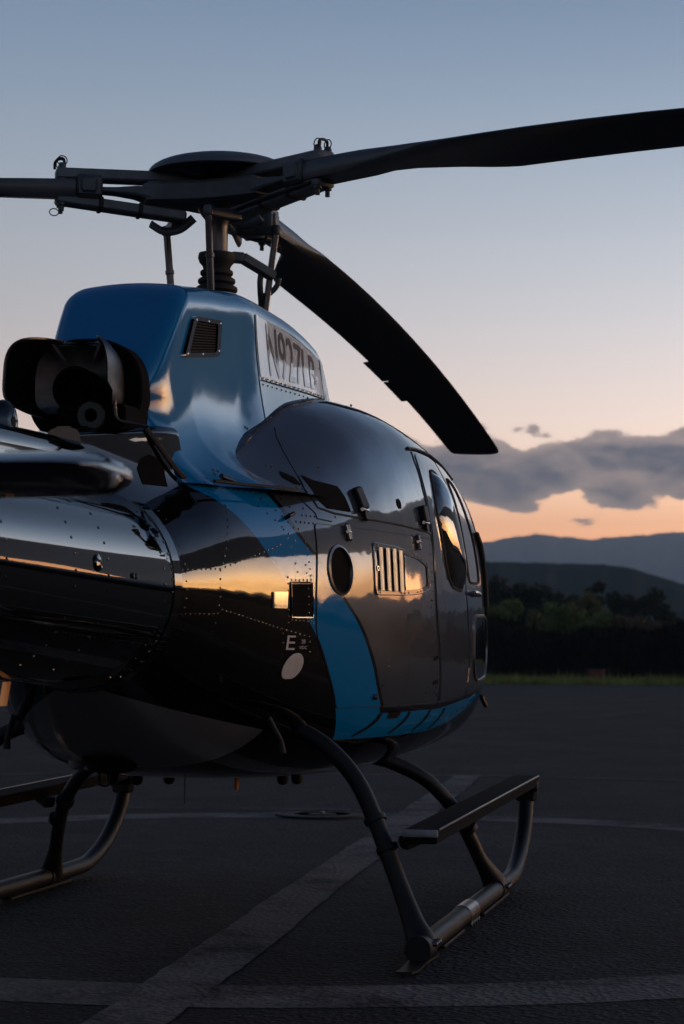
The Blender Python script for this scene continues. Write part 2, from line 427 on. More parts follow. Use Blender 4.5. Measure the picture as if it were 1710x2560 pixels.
def lathe(prof, origin=(0, 0, 0), axis=(0, 0, 1), seg=32):
    """prof: (radius, height) list"""
    a = vec(axis).normalized(); u = vec((1, 0, 0)) if abs(a.x) < .9 else vec((0, 1, 0)); u = (u - a*u.dot(a)).normalized(); v = a.cross(u)
    V = []; F = []
    for r, h in prof:
        for i in range(seg):
            t = 2*math.pi*i/seg; V.append(vec(origin) + a*h + (u*math.cos(t) + v*math.sin(t))*r)
    for k in range(len(prof)-1):
        for i in range(seg):
            j = (i+1) % seg; F.append((k*seg+i, k*seg+j, (k+1)*seg+j, (k+1)*seg+i))
    F.append(tuple(range(seg))[::-1]); F.append(tuple((len(prof)-1)*seg+i for i in range(seg)))
    return V, F
def loft(rows, close=True, caps=(False, False)):
    V = [p for r in rows for p in r]; n = len(rows[0]); F = []
    for k in range(len(rows)-1):
        for i in range(n if close else n-1):
            j = (i+1) % n; F.append((k*n+i, k*n+j, (k+1)*n+j, (k+1)*n+i))
    if caps[0]: F.append(tuple(range(n))[::-1])
    if caps[1]: F.append(tuple((len(rows)-1)*n+i for i in range(n)))
    return V, F
def inside(p, poly):
    x, y = p; c = False; n = len(poly)
    for i in range(n):
        x1, y1 = poly[i]; x2, y2 = poly[(i+1) % n]
        if (y1 > y) != (y2 > y) and x < (x2-x1)*(y-y1)/(y2-y1)+x1: c = not c
    return c
def round_poly(P, r, k=4):
    """round the corners of a polygon"""
    out = []; n = len(P)
    rs = r if hasattr(r, '__len__') else [r]*n
    for i in range(n):
        a, b, c = (np.array(P[j % n], float) for j in (i-1, i, i+1))
        d1 = (a-b)/np.linalg.norm(a-b); d2 = (c-b)/np.linalg.norm(c-b)
        q = min(rs[i], .48*np.linalg.norm(a-b), .48*np.linalg.norm(c-b))
        p1, p2 = b+d1*q, b+d2*q
        for j in range(k+1):
            t = j/k; out.append(tuple((1-t)**2*p1 + 2*t*(1-t)*b + t*t*p2))
    return out
def dense(P, step, closed=True):
    out = []; n = len(P)
    for i in range(n if closed else n-1):
        a, b = np.array(P[i], float), np.array(P[(i+1) % n], float); m = max(1, int(np.ceil(np.linalg.norm(b-a)/step)))
        out += [tuple(a+(b-a)*j/m) for j in range(m)]
    if not closed: out.append(tuple(P[-1]))
    return out
def surf(fn, X, z, off=0, side=-1):
    """point on the airframe side and its outward normal"""
    e = 2e-3; y = fn(X, z)
    n = np.array([-(fn(X+e, z)-fn(X-e, z))/(2*e), 1.0, -(fn(X, z+e)-fn(X, z-e))/(2*e)]); n /= np.linalg.norm(n)
    p = np.array([X, y, z]) + n*off
    p[1] *= side; n[1] *= side
    return p, n
def patch(name, fn, poly, off, thick, mat, parent, holes=(), step=.04, side=-1, bulge=0):
    """sheet following the airframe side inside a polygon given in (X, z), with a rim going back to the skin"""
    poly = dense(poly, step); holes = [dense(h, step) for h in holes]
    pts = []; edges = []
    for L in [poly] + holes:
        k = len(pts); pts += L; edges += [(k+i, k+(i+1) % len(L)) for i in range(len(L))]
    nb = len(pts)
    xs = [p[0] for p in poly]; zs = [p[1] for p in poly]
    B = np.array(pts[:nb])
    for X in np.arange(min(xs)+step/2, max(xs), step):
        for Z in np.arange(min(zs)+step/2, max(zs), step):
            if inside((X, Z), poly) and not any(inside((X, Z), h) for h in holes) and np.min(np.hypot(B[:, 0]-X, B[:, 1]-Z)) > step*.4:
                pts.append((X, Z))
    r = delaunay_2d_cdt([Vector(p) for p in pts], edges, [], 0, 1e-6)
    P2 = [tuple(v) for v in r[0]]; V = []; N = []; F = []
    for p in P2:
        o_ = off
        if bulge: o_ = off + bulge*min(1, float(np.min(np.hypot(B[:, 0]-p[0], B[:, 1]-p[1])))/.13)**.55
        a, nn = surf(fn, p[0], p[1], o_, side); V.append(a); N.append(nn)
    for f in r[2]:
        c = np.mean([P2[i] for i in f], axis=0)
        if inside(c, poly) and not any(inside(c, h) for h in holes):
            f = list(f)
            a, b, cc = (np.array(V[i]) for i in f[:3])
            if np.dot(np.cross(b-a, cc-a), N[f[0]]) < 0: f.reverse()
            F.append(tuple(f))
    if thick:
        key = {}
        for i, p in enumerate(P2): key[(round(p[0], 5), round(p[1], 5))] = i
        for L in [poly] + holes:
            idx = [key.get((round(p[0], 5), round(p[1], 5))) for p in L]; idx = [i for i in idx if i is not None]
            k = len(V); n = len(idx)
            for i in idx: V.append(V[i]); N.append(0.6*np.array(N[i]))
            for i in idx: V.append(np.array(V[i]) - np.array(N[i])*thick); N.append(N[i])
            for i in range(n): F.append((k+i, k+(i+1) % n, k+n+(i+1) % n, k+n+i))
    return mesh_obj(name, V, F, mat, parent, normals=None if bulge else N)
def ribbon(fn, line, r=.004, off=0.0, side=-1, closed=False, step=.03, seg=6):
    """thin bead lying on the airframe side along a line in (X, z)"""
    L = dense(line, step, closed)
    if closed: L = L + [L[0]]
    return tube([surf(fn, x, z, off, side)[0] for x, z in L], r, seg, caps=not closed)
def rivet_mesh(mb, p, n, r=.005, h=.0035):
    p, n = vec(p), vec(n).normalized(); u = vec((1, 0, 0)) if abs(n.x) < .9 else vec((0, 1, 0)); u = (u - n*u.dot(n)).normalized(); v = n.cross(u)
    V = []; 
    for q, hh in ((r, -.001), (r*.75, h*.75)):
        for i in range(7):
            t = 2*math.pi*i/7; V.append(p + n*hh + (u*math.cos(t) + v*math.sin(t))*q)
    V.append(p + n*h)
    F = [(i, (i+1) % 7, 7+(i+1) % 7, 7+i) for i in range(7)] + [(7+i, 7+(i+1) % 7, 14) for i in range(7)]
    mb.add(V, F)
def rivet_row(mb, fn, a, b, gap, r=.005, side=-1, off=0):
    a, b = np.array(a, float), np.array(b, float); n = max(1, int(np.linalg.norm(b-a)/gap))
    for i in range(n+1):
        q = a + (b-a)*i/n
        p, nn = surf(fn, q[0], q[1], off, side); rivet_mesh(mb, p, nn, r*random.uniform(.9, 1.1))
def text_mesh(body, width, height, fn_map, name, mat, parent, sub=2):
    cu = bpy.data.curves.new('lettering', 'FONT'); cu.body = body; cu.resolution_u = 4
    o = bpy.data.objects.new('lettering', cu); col.objects.link(o)
    dg = bpy.context.evaluated_depsgraph_get()
    me = bpy.data.meshes.new_from_object(o.evaluated_get(dg))
    bpy.data.objects.remove(o); bpy.data.curves.remove(cu)
    bm = bmesh.new(); bm.from_mesh(me); bmesh.ops.triangulate(bm, faces=bm.faces)
    for _ in range(sub): bmesh.ops.subdivide_edges(bm, edges=[e for e in bm.edges if e.calc_length() > .12], cuts=1, use_grid_fill=False); bmesh.ops.triangulate(bm, faces=bm.faces)
    co = np.array([v.co for v in bm.verts]); lo, hi = co.min(0), co.max(0)
    for v in bm.verts:
        u = (v.co.x-lo[0])/(hi[0]-lo[0]); w = (v.co.y-lo[1])/(hi[1]-lo[1]); v.co = fn_map(u, w)
    bm.to_mesh(me); bm.free(); me.name = name
    me.materials.clear(); me.materials.append(MAT[mat])
    o = bpy.data.objects.new(name, me); col.objects.link(o); o.parent = parent
    return o
def pieces(name, mat, parent, items, **kw):
    for V, F in items: mesh_obj(name, V, F, mat, parent, **kw)
def tag(o, label=None, cat=None, group=None, kind=None):
    if label: o['label'] = label
    if cat: o['category'] = cat
    if group: o['group'] = group
    if kind: o['kind'] = kind
    return o
def empty(name, loc=(0, 0, 0)):
    o = bpy.data.objects.new(name, None); o.empty_display_size = .2; o.location = loc; col.objects.link(o); return o
# ------------------------------------------------------------------ helicopter
heli = empty('helicopter')
tag(heli, 'black, blue and grey light helicopter on skids parked on the dark tarmac', 'helicopter')
def part(mb, name, mat, parent=heli, **kw): return mb.build(name, mat, parent, **kw)

# --- hull
NT = 72
Xs = [-1.69 + (2.88+1.69)*(.5-.5*math.cos(math.pi*i/110)) for i in range(111)]
rows = []
for X in Xs:
    half = [hull_pt(X, j/NT) for j in range(NT+1)]
    rows.append([(X, y, z) for y, z in half] + [(X, -y, z) for y, z in half[-2:0:-1]])
V, F = loft(rows, caps=(True, True))
fuselage = mesh_obj('fuselage', V, F, 'hull', heli, sharp=60)

# --- tail boom
rows = []
for X in np.linspace(-1.70, -6.2, 40):
    r, zc = boom_r(X), boom_z(X)
    rows.append([(X, -r*math.sin(2*math.pi*i/72), zc + r*math.cos(2*math.pi*i/72)) for i in range(72)])
V, F = loft(rows, caps=(False, True))
boom = mesh_obj('tail_boom', V, F, 'black', heli, sharp=60)
def boom_pt(X, t, off=0):
    r = boom_r(X) + off; return (X, -r*math.sin(t), boom_z(X) + r*math.cos(t)), (0, -math.sin(t), math.cos(t))
mb = MB()                                                     # frame band where the boom is bolted on
for X0, X1, o in ((-1.72, -1.655, .004),):
    rr = []
    for X, oo in ((X0, -.002), (X0, o), (X1, o+.004), (X1, -.004)):
        r, zc = (.360, 1.355) if X > -1.69 else (boom_r(X), boom_z(X))
        if X > -1.69: r = .366
        rr.append([(X, -(r+oo)*math.sin(2*math.pi*i/72), zc + (r+oo)*math.cos(2*math.pi*i/72)) for i in range(72)])
    mb.add(*loft(rr))
part(mb, 'joint_band', 'black', boom)
mb = MB()
for X, st in ((-1.735, 7.2), (-1.81, 9), (-2.33, 9), (-2.60, 9), (-3.1, 10), (-3.6, 11)):
    for k in range(int(360/st)):
        t = math.radians(k*st); p, n = boom_pt(X, t); rivet_mesh(mb, p, n, .0055)
for t in (math.radians(125),):
    for X in np.arange(-2.6, -1.74, .035): p, n = boom_pt(X, t); rivet_mesh(mb, p, n, .0035)
tag(part(mb, 'rivets', 'rivet', boom), kind='stuff')
p, n = boom_pt(-2.42, math.radians(84)); pieces('boom_fitting', 'black', boom, [lathe([(.028, 0), (.026, .006), (.012, .010)], p, n, 16)])
for X in (-2.12, -2.09): p, n = boom_pt(X, math.radians(88)); pieces('boom_stud', 'black', boom, [lathe([(.010, 0), (.009, .006)], p, n, 8)])
# driveshaft cover along the boom's back
rows = []
for X, w, h in ((-1.86, .085, .150), (-1.95, .082, .150), (-2.3, .078, .150), (-3.2, .07, .14), (-5.6, .06, .12)):
    z0 = boom_z(X) + boom_r(X) - .03; z1 = boom_z(X)+boom_r(X)+h-.01
    prof = [(1.25, 0), (1.06, .25), (1.0, .6), (.9, .85), (.6, .98), (0, 1.0)]
    prof = [(-a, b) for a, b in prof] + [(a, b) for a, b in prof[-2::-1]]
    rows.append([(X, -w*a*-1 if False else w*a, z0 + (z1-z0)*b) for a, b in prof])
V, F = loft(rows, close=False); F.append(tuple(range(len(rows[0]))))
mesh_obj('driveshaft_cover', V, F, 'black', boom, sharp=50)
mb = MB(); mb.add(*lathe([(.055, 0), (.055, .012), (.05, .02), (.05, .09), (.043, .125), (.025, .15), (.001, .158)], (-2.335, .03, 1.775), (0, 0, 1), 24))
part(mb, 'beacon_housing', 'black', boom)
mb = MB(); mb.add(*loft([[(-2.42+d*.07-h*.4, -.02+s, 1.035-h) for d, s in ((0, 0), (.5, .006), (1, 0), (.5, -.006))] for h in (0, .04, .075)], caps=(True, True)))
part(mb, 'blade_antenna', 'gold_lit', boom)
# horizontal stabiliser with its tip light
stab = MB()
def foil(xc, y, zc, chord, th, n=14):
    P = []
    for i in range(n):
        t = 2*math.pi*i/n; c = .5-.5*math.cos(t); s = math.sin(t)
        P.append((xc + chord*(.5-c), y, zc - th*s*(1.25*math.sqrt(max(1-c*.999, .001))**.7)*.62))
    return P
rows = []
for y, sc in [(1.242, .25), (1.234, .6), (1.21, .85), (1.16, .98), (1.08, 1.0), (.6, 1.0), (.0, 1.0)]:
    rows.append(foil(-4.97, y, 1.452, .42*(.55+.45*sc), .066*sc))
rows = [[(x, -y, z) for x, y, z in r] for r in rows] + [r for r in rows[-2::-1]]
V, F = loft(rows, caps=(True, True))
stab.add(V, F)
stabo = part(stab, 'horizontal_stabiliser', 'black', heli, sharp=60)
mb = MB(); mb.add(*tube(smooth_path([(-5.06, -1.10, 1.432), (-5.02, -1.14, 1.436), (-4.97, -1.18, 1.439), (-4.92, -1.21, 1.441), (-4.89, -1.225, 1.442)], 4), [.006]*4+[.018]*4+[.026]*4+[.026]*4+[.014], 14))
part(mb, 'light_fairing', 'black', stabo)
mb = MB(); mb.add(*lathe([(.016, 0), (.019, .008), (.017, .02), (.010, .03), (.001, .034)], (-4.925, -1.222, 1.441), (-.6, -.78, .1), 16))
part(mb, 'position_light', 'lens', stabo)

# --- upper cowling
def CR(z): t = min(1, max(0, (2.38-z)/.42)); return 1.4*t*t*(3-2*t) + 1.2*math.exp(-((z-1.97)/.13)**2)
def dog_profile(Xn, inset=0, cr=True):
    """half outline (y, z) from the base up the side and over to the centre line"""
    zt = dog_top(Xn); rc = .085
    P = []
    for j in range(19):
        q = j/18; z = DZB + (zt-rc-DZB)*q**1.15; y = dog_y(Xn, z)
        P.append((y, z))
    ye = P[-1][0]
    for j in range(1, 9):
        a = math.pi/2*j/8*.92; P.append((ye - rc*(1-math.cos(a)), zt - rc + rc*math.sin(a)))
    y0, z0 = P[-1]
    for j in range(1, 9):
        t = j/8; P.append((y0*(1-t), z0 + .014*(1-(1-t)**2)))
    if inset:
        Q = []
        for i, (y, z) in enumerate(P):
            a, b = P[max(i-1, 0)], P[min(i+1, len(P)-1)]
            ty, tz = b[0]-a[0], b[1]-a[1]; L = math.hypot(ty, tz) or 1
            ny, nz = tz/L, -ty/L
            m = 1 + CR(z)*cr; Q.append((max(0, y - inset*m*ny), z - inset*m*nz if i > 18 else z))
        Q[-1] = (0, Q[-1][1]); P = Q
    return P
def dog_row(u, inset=0, xo=0, ysc=1.0):
    Xn = -1.3 + u*1.65
    P = dog_profile(Xn, inset, u == 0)
    half = [(dog_xr(z)*(1-u) + dog_xf(z)*u + xo*(1 + CR(z)*(u == 0)), -y*ysc, z) for y, z in P]
    return half + [(x, -y, z) for x, y, z in half[-2::-1]]
rows = []
RR = .072
for k in (0, .34, .67): rows.append(dog_row(0, RR, 0, k))
for j in range(0, 8):
    a = math.pi/2*j/7; rows.append(dog_row(0, RR*(1-math.sin(a)), RR*(1-math.cos(a))*1.0))
us = [.175 + (1-.175-.06)*i/44 for i in range(45)]
for u in us: rows.append(dog_row(u))
RF = .09
for j in range(1, 8):
    a = math.pi/2*j/7; rows.append(dog_row(1, RF*(1-math.cos(a)), -RF*(1-math.sin(a))))
for k in (.6, .3, 0): rows.append(dog_row(1, RF, 0, k))
V, F = loft(rows, close=False)
F = [f[::-1] for f in F]
cowling = mesh_obj('engine_cowling', V, F, 'cowl', heli, sharp=50)
def dogs(X, z): return dog_y(-1.3 + 1.65*(X-dog_xr(z))/(dog_xf(z)-dog_xr(z)), z)
# deck gap, panel seams
mb = MB()
mb.add(*ribbon(dogs, [(-1.40, 1.742), (-1.2, 1.742), (-1.0, 1.744), (-.86, 1.746)], .0065, .002))
part(mb, 'deck_gap', 'rubber', cowling)
pieces('panel_seam', 'rubber', cowling, [ribbon(dogs, [(-.47, 2.50), (-.475, 2.3), (-.48, 2.1), (-.49, 2.0)], .0028, .0), ribbon(dogs, [(-.455, 2.235), (-.2, 2.236), (.21, 2.236)], .0022, .003), ribbon(dogs, [(.22, 2.41), (.235, 2.236), (.24, 2.2)], .0022, .0)])
patch('registration_panel', dogs, [(-.455, 2.505), (-.2, 2.482), (.0, 2.447), (.20, 2.405), (.225, 2.25), (-.46, 2.25)], .003, .003, plain('silver_paint', (.36, .37, .39), .32, coat=1), cowling, step=.05)
def reg_map(u, w):
    X = -.36 + u*.49; zt = 2.485 - .085*u**1.2; z = 2.262 + w*(zt-2.262)
    return surf(dogs, X, z, .0055)[0]
text_mesh('N927LB', 1, 1, reg_map, 'registration_lettering', 'letter', cowling)
mb = MB()
for X in np.arange(-.44, .23, .045): p, n = surf(dogs, X, 2.244, .003); rivet_mesh(mb, p, n, .004)
for X in np.arange(-.44, .23, .045): p, n = surf(dogs, X, 2.218, .001); rivet_mesh(mb, p, n, .004)
for z in (2.45, 2.05): p, n = surf(dogs, -.49, z, 0); rivet_mesh(mb, p, n, .007)
p, n = surf(dogs, .20, 2.37, .003); rivet_mesh(mb, p, n, .007)
for X, z in ((-1.335, 1.775), (-1.315, 1.79), (-1.29, 1.788), (-1.335, 1.755), (-1.28, 1.77), (-.66, 2.02), (-.645, 2.017)): p, n = surf(dogs, X, z, 0); rivet_mesh(mb, p, n, .0075, .005)
tag(part(mb, 'rivets', 'rivet', cowling), kind='stuff')
# air intake grille with frame and louvre wires
G = [(-1.165, 2.385), (-.86, 2.415), (-.885, 2.27), (-1.275, 2.212)]
go = round_poly(G, .028); gc = np.mean(G, 0)
gi = round_poly([tuple(gc + (np.array(p)-gc)*.78) for p in G], .022)
gr = patch('intake_grille', dogs, go, .012, .013, 'black', cowling, holes=[gi], step=.05)
patch('grille_backing', dogs, round_poly([tuple(gc + (np.array(p)-gc)*.82) for p in G], .02), .002, 0, 'hole', gr, step=.05)
for k in range(11):
    t = (k+.5)/11
    a = np.array(gi[0])*0 + (gc + (np.array(G[0])-gc)*.76)*(1-t) + (gc + (np.array(G[3])-gc)*.76)*t
    b = (gc + (np.array(G[1])-gc)*.76)*(1-t) + (gc + (np.array(G[2])-gc)*.76)*t
    mb = MB(); mb.add(*ribbon(dogs, [tuple(a), tuple(b)], .0022, .004, seg=5)); part(mb, 'louvre', 'rubber', gr)
mb = MB()
for q in [(-1.15, 2.372), (-1.01, 2.388), (-.88, 2.4), (-.9, 2.29), (-1.08, 2.252), (-1.245, 2.23)]: p, n = surf(dogs, *q, .012); rivet_mesh(mb, p, n, .006)
tag(part(mb, 'rivets', 'chrome', gr), kind='stuff')
# latch at the cowling's lower rear corner
mb = MB()
P = [(-1.59, -.205, 1.918), (-1.55, -.238, 1.865), (-1.49, -.272, 1.80), (-1.43, -.305, 1.752), (-1.36, -.345, 1.745)]
mb.add(*tube(smooth_path(P, 4), .011, 8, flat=.6)); part(mb, 'corner_trim', 'rubber', cowling)
p, n = surf(dogs, -1.325, 1.765, .004); q, _ = surf(dogs, -1.28, 1.745, .004)
mb = MB(); mb.add(*bar(p, q, .03, .02, n)); part(mb, 'latch', 'steel', cowling)

# --- lower rear fairing under the exhaust
rows = []
FW = [(-1.38, .262, 1.945, .315), (-1.46, .250, 1.94, .295), (-1.55, .222, 1.932, .272), (-1.64, .180, 1.922, .248), (-1.73, .128, 1.91, .215), (-1.81, .085, 1.90, .165), (-1.86, .06, 1.893, .13)]
def fair_prof(X, wt, wb, t):
    k = 1.0 + 2.0*min(1, max(0, (X+1.80)/.4)); return wt + (wb-wt)*(1-t)**k + .012*math.sin(math.pi*t)*(X+1.6)/.25
def fair_base(X, y):
    return (hull_z(X, y) if X > -1.69 else boom_z(X) + math.sqrt(max(0, boom_r(X)**2 - y*y))) - .012
for X, wt, zt, wb in FW:
    zb = fair_base(X, wb)
    P = []
    for t in np.linspace(0, 1, 14):
        y = fair_prof(X, wt, wb, t); P.append((y, zb + (zt-.03-zb)*t))
    for a in np.linspace(.15, 1, 7): P.append((wt - min(.05, wt*.6)*(1-math.cos(a*math.pi/2)), zt-.03+.03*math.sin(a*math.pi/2)))
    P += [(wt*.5, zt+.004), (0, zt+.006)]
    h = [(X, -y, z) for y, z in P]; rows.append(h + [(x, -y, z) for x, y, z in h[-2::-1]])
V, F = loft(rows, close=False); F = [f[::-1] for f in F]
F.append(tuple(range(len(V)-len(rows[0]), len(V))))
fair = mesh_obj('exhaust_fairing', V, F, 'black', heli, sharp=45)
mb = MB()
rim = []
for i in range(20):
    t = 2*math.pi*i/20; s = (.5+.5*math.sin(t)); X = -1.575 - .075*math.cos(t)*(1 if True else 0); rim.append((X, 1.758 + .062*math.sin(t)))
def fair_y(X, z):
    xs = [f[0] for f in FW][::-1]; wt, zt, wb = (float(np.interp(X, xs, [f[k] for f in FW][::-1])) for k in (1, 2, 3))
    zb = fair_base(X, wb); t = (z-zb)/(zt-.03-zb); return float(fair_prof(X, wt, wb, max(0, min(1, t))))
patch('drain_opening', fair_y, [(-1.64, 1.715), (-1.52, 1.715), (-1.515, 1.78), (-1.54, 1.815), (-1.58, 1.825), (-1.62, 1.808), (-1.645, 1.77)], .0025, 0, 'hole', fair, step=.03)
# --- exhaust
def ex_row(X, w, h, n=3.3, zc=2.05, seg=72, cut=0.0, hl=None):
    R = []; hl = h if hl is None else hl
    for i in range(seg):
        a = 2*math.pi*i/seg; c, s = math.cos(a), math.sin(a)
        y = math.copysign(w*abs(c)**(2/n), c); z = math.copysign((h if s > 0 else hl)*abs(s)**(2/n), s)
        dxx = cut*math.exp(-(y/.10)**2) if s > 0 else cut*.8*math.exp(-((y+.02)/.15)**4)
        R.append((X + dxx, y + .028, zc + z))
    return R
ex = [ex_row(-1.40, .125, .125, hl=.10), ex_row(-1.5, .135, .145, hl=.10), ex_row(-1.58, .152, .160, hl=.105), ex_row(-1.66, .168, .172, cut=.05, hl=.11), ex_row(-1.75, .181, .181, cut=.20, hl=.11), ex_row(-1.83, .188, .185, cut=.33, hl=.11), ex_row(-1.885, .190, .184, cut=.40, hl=.105)]
inn = [ex_row(-1.883, .184, .178, cut=.40, hl=.099), ex_row(-1.75, .173, .173, cut=.20, hl=.10), ex_row(-1.66, .155, .158, hl=.09), ex_row(-1.64, .09, .10, hl=.07)]
V, F = loft(ex + inn, caps=(False, True))
exh = mesh_obj('exhaust_shroud', V, F, 'exhaust', heli, sharp=50)
mb = MB(); mb.add(*loft([ex_row(-1.42, .215, .19, 2.4, 2.055), ex_row(-1.572, .215, .19, 2.4, 2.055), ex_row(-1.58, .207, .181, 2.4, 2.055), ex_row(-1.578, .10, .10, 2.4, 2.055)])); part(mb, 'exhaust_collar', 'hole', exh)
mb = MB(); mb.add(*loft([ex_row(-1.655, .1535, .1565, hl=.0885), ex_row(-1.75, .1715, .1715, cut=.20, hl=.0985), ex_row(-1.878, .1825, .1765, cut=.40, hl=.0985)])); part(mb, 'sooty_lining', 'hole', exh)
mb = MB(); mb.add(*lathe([(.075, 0), (.078, .10), (.08, .16), (.07, .16), (.065, .05), (.02, .04)], (-1.60, .0, 2.04), (-1, 0, 0), 32)); part(mb, 'inner_pipe', 'hole', exh)
mb = MB(); mb.add(*bar((-1.40, -.055, 1.955), (-1.74, -.055, 1.945), .25, .085, (0, 0, 1))); part(mb, 'exhaust_duct', 'hole', exh)
mb = MB(); mb.add(*lathe([(.024, 0), (.024, .02), (.048, .02), (.048, 0)], (-1.752, -.065, 1.945), (-1, 0, 0), 28)); part(mb, 'flange_ring', plain('dull_flange', (.035, .038, .03), .7), exh)
mb = MB(); mb.add(*tube(smooth_path([(-1.76, -.148, 2.01), (-1.76, -.15, 1.965), (-1.755, -.158, 1.93), (-1.72, -.185, 1.922), (-1.66, -.235, 1.915)], 5), .007, 8)); part(mb, 'drain_pipe', 'exhaust', exh)

# --- hull side details -----------------------------------------------------
H = hull_y
# cargo door
def bezel(name, fn, poly, r, mat, parent, off=.002): mb = MB(); mb.add(*ribbon(fn, poly, r, off, closed=True)); return part(mb, name, mat, parent)
door_poly = round_poly([(-.835, 1.622), (.325, 1.622), (.335, 1.36), (.42, 1.1), (.47, .918), (-.635, .918), (-.77, 1.06), (-.882, 1.2), (-.885, 1.40)], [.02, .02, .3, .3, .02, .02, .15, .05, .1])
hole_c = (-.70, 1.45); hole = [(hole_c[0] + .088*math.cos(2*math.pi*i/36), hole_c[1] + .088*math.sin(2*math.pi*i/36)) for i in range(36)]
vent = round_poly([(-.40, 1.572), (-.16, 1.565), (.10, 1.543), (.235, 1.515), (.25, 1.41), (.12, 1.385), (-.1, 1.372), (-.40, 1.365)], [.02, .05, .05, .02, .02, .05, .05, .02])
door = patch('cargo_door', H, door_poly, .0045, .006, 'hull', heli, holes=[hole], step=.045)
bezel('door_gasket', H, door_poly, .0052, 'rubber', door, -.001)
mb = MB()                                                   # round air inlet: flanged ring and mesh
rowsr = []
for rr_, oo in ((.100, .004), (.098, .010), (.088, .013), (.084, .002), (.082, -.03)):
    rowsr.append([surf(H, hole_c[0] + rr_*math.cos(2*math.pi*i/40), hole_c[1] + rr_*math.sin(2*math.pi*i/40), oo)[0] for i in range(40)])
mb.add(*loft(rowsr)); inlet = part(mb, 'air_inlet', 'steel', door)
patch('inlet_mesh', H, [(hole_c[0]+.09*math.cos(2*math.pi*i/30), hole_c[1]+.09*math.sin(2*math.pi*i/30)) for i in range(30)], .001, 0, 'hole', inlet, step=.05)
vf = patch('vent_frame', H, vent, .012, .010, 'hull', door, holes=[round_poly([(-.355, 1.553), (-.15, 1.546), (.09, 1.526), (.205, 1.502), (.215, 1.42), (.1, 1.402), (-.1, 1.391), (-.355, 1.385)], .015)], step=.05)
bezel('vent_edge', H, vent, .004, 'chrome', vf, .008)
patch('vent_back', H, round_poly([(-.365, 1.56), (-.07, 1.55), (-.07, 1.38), (-.365, 1.38)], .01), .0055, 0, 'hole', vf, step=.05)
patch('vent_window', H, round_poly([(-.075, 1.545), (.09, 1.53), (.21, 1.505), (.22, 1.418), (.1, 1.399), (-.075, 1.39)], .015), .008, .002, plain('polished_cover', (.42, .40, .38), .07, metal=1, bump=.05, scale=3), vf, step=.05)
for x in (-.345, -.275, -.205, -.135):
    mb = MB()
    a, n = surf(H, x, 1.382, .012); b, _ = surf(H, x, 1.556 - max(0, x+.2)*.06, .012)
    rowsv = []
    for p in (a, b):
        rowsv.append([p + np.array((s_*.030, 0, 0)) + n*(.012*math.cos(s_*1.5)) for s_ in np.linspace(-1, 1, 7)])
    V, F = loft(rowsv, close=False); mb.add(V, F); part(mb, 'vent_slat', plain('louvre_grey', (.20, .195, .19), .3, coat=.6) if x == -.345 else bpy.data.materials['louvre_grey'], vf, sharp=0)
mb = MB(); p, n = surf(H, -.385, 1.47, .012); mb.add(*lathe([(.010, 0), (.010, .004), (.006, .004), (.006, .001)], p, n, 12)); part(mb, 'quarter_turn_lock', 'chrome', vf)
def hinge(X, z0, z1, w=.03):
    mb = MB(); a, n = surf(H, X, z0, .012); b, _ = surf(H, X+.005, z1, .012)
    mb.add(*bar(a, b, w, .018, n, w2=w*.75)); c, _ = surf(H, X, (z0+z1)/2, .016); mb.add(*tube([c-np.array((w*.9, 0, 0)), c+np.array((w*.9, 0, 0))], .007, 8)); return mb
for X in (-.61, .10): part(hinge(X, 1.636, 1.565), 'hinge', 'chrome', door)
for X, z in ((.372, 1.11), (.385, 1.005)):
    patch('door_slot', H, [(X-.04, z-.012), (X+.03, z-.004), (X+.03, z+.012), (X-.04, z+.005)], .0065, .002, 'hole', door, step=.04)
mb = MB(); p, n = surf(H, -.36, .957, .004); mb.add(*lathe([(.012, 0), (.012, .012), (.008, .018)], p, n, 12)); part(mb, 'door_lock', 'steel', door)
mb = MB()
for q in [(.29, 1.36), (.29, 1.33), (-.27, 1.10), (-.255, 1.075), (.27, .985), (.25, .96), (.40, .985), (.385, .96), (-.32, .985), (-.3, 1.0)]: p, n = surf(H, *q, .004); rivet_mesh(mb, p, n, .005)
rivet_row(mb, H, (.30, 1.60), (.31, 1.36), .04, .004, off=.004); rivet_row(mb, H, (.31, 1.36), (.435, .95), .045, .004, off=.004)
for i in range(22):
    t = i/22; k = int(t*len(vent)); q = vent[k]; c = np.array((-.08, 1.468)); q = c + (np.array(q)-c)*.93
    p, n = surf(H, q[0], q[1], .012); rivet_mesh(mb, p, n, .0045)
tag(part(mb, 'rivets', 'rivet', door), kind='stuff')
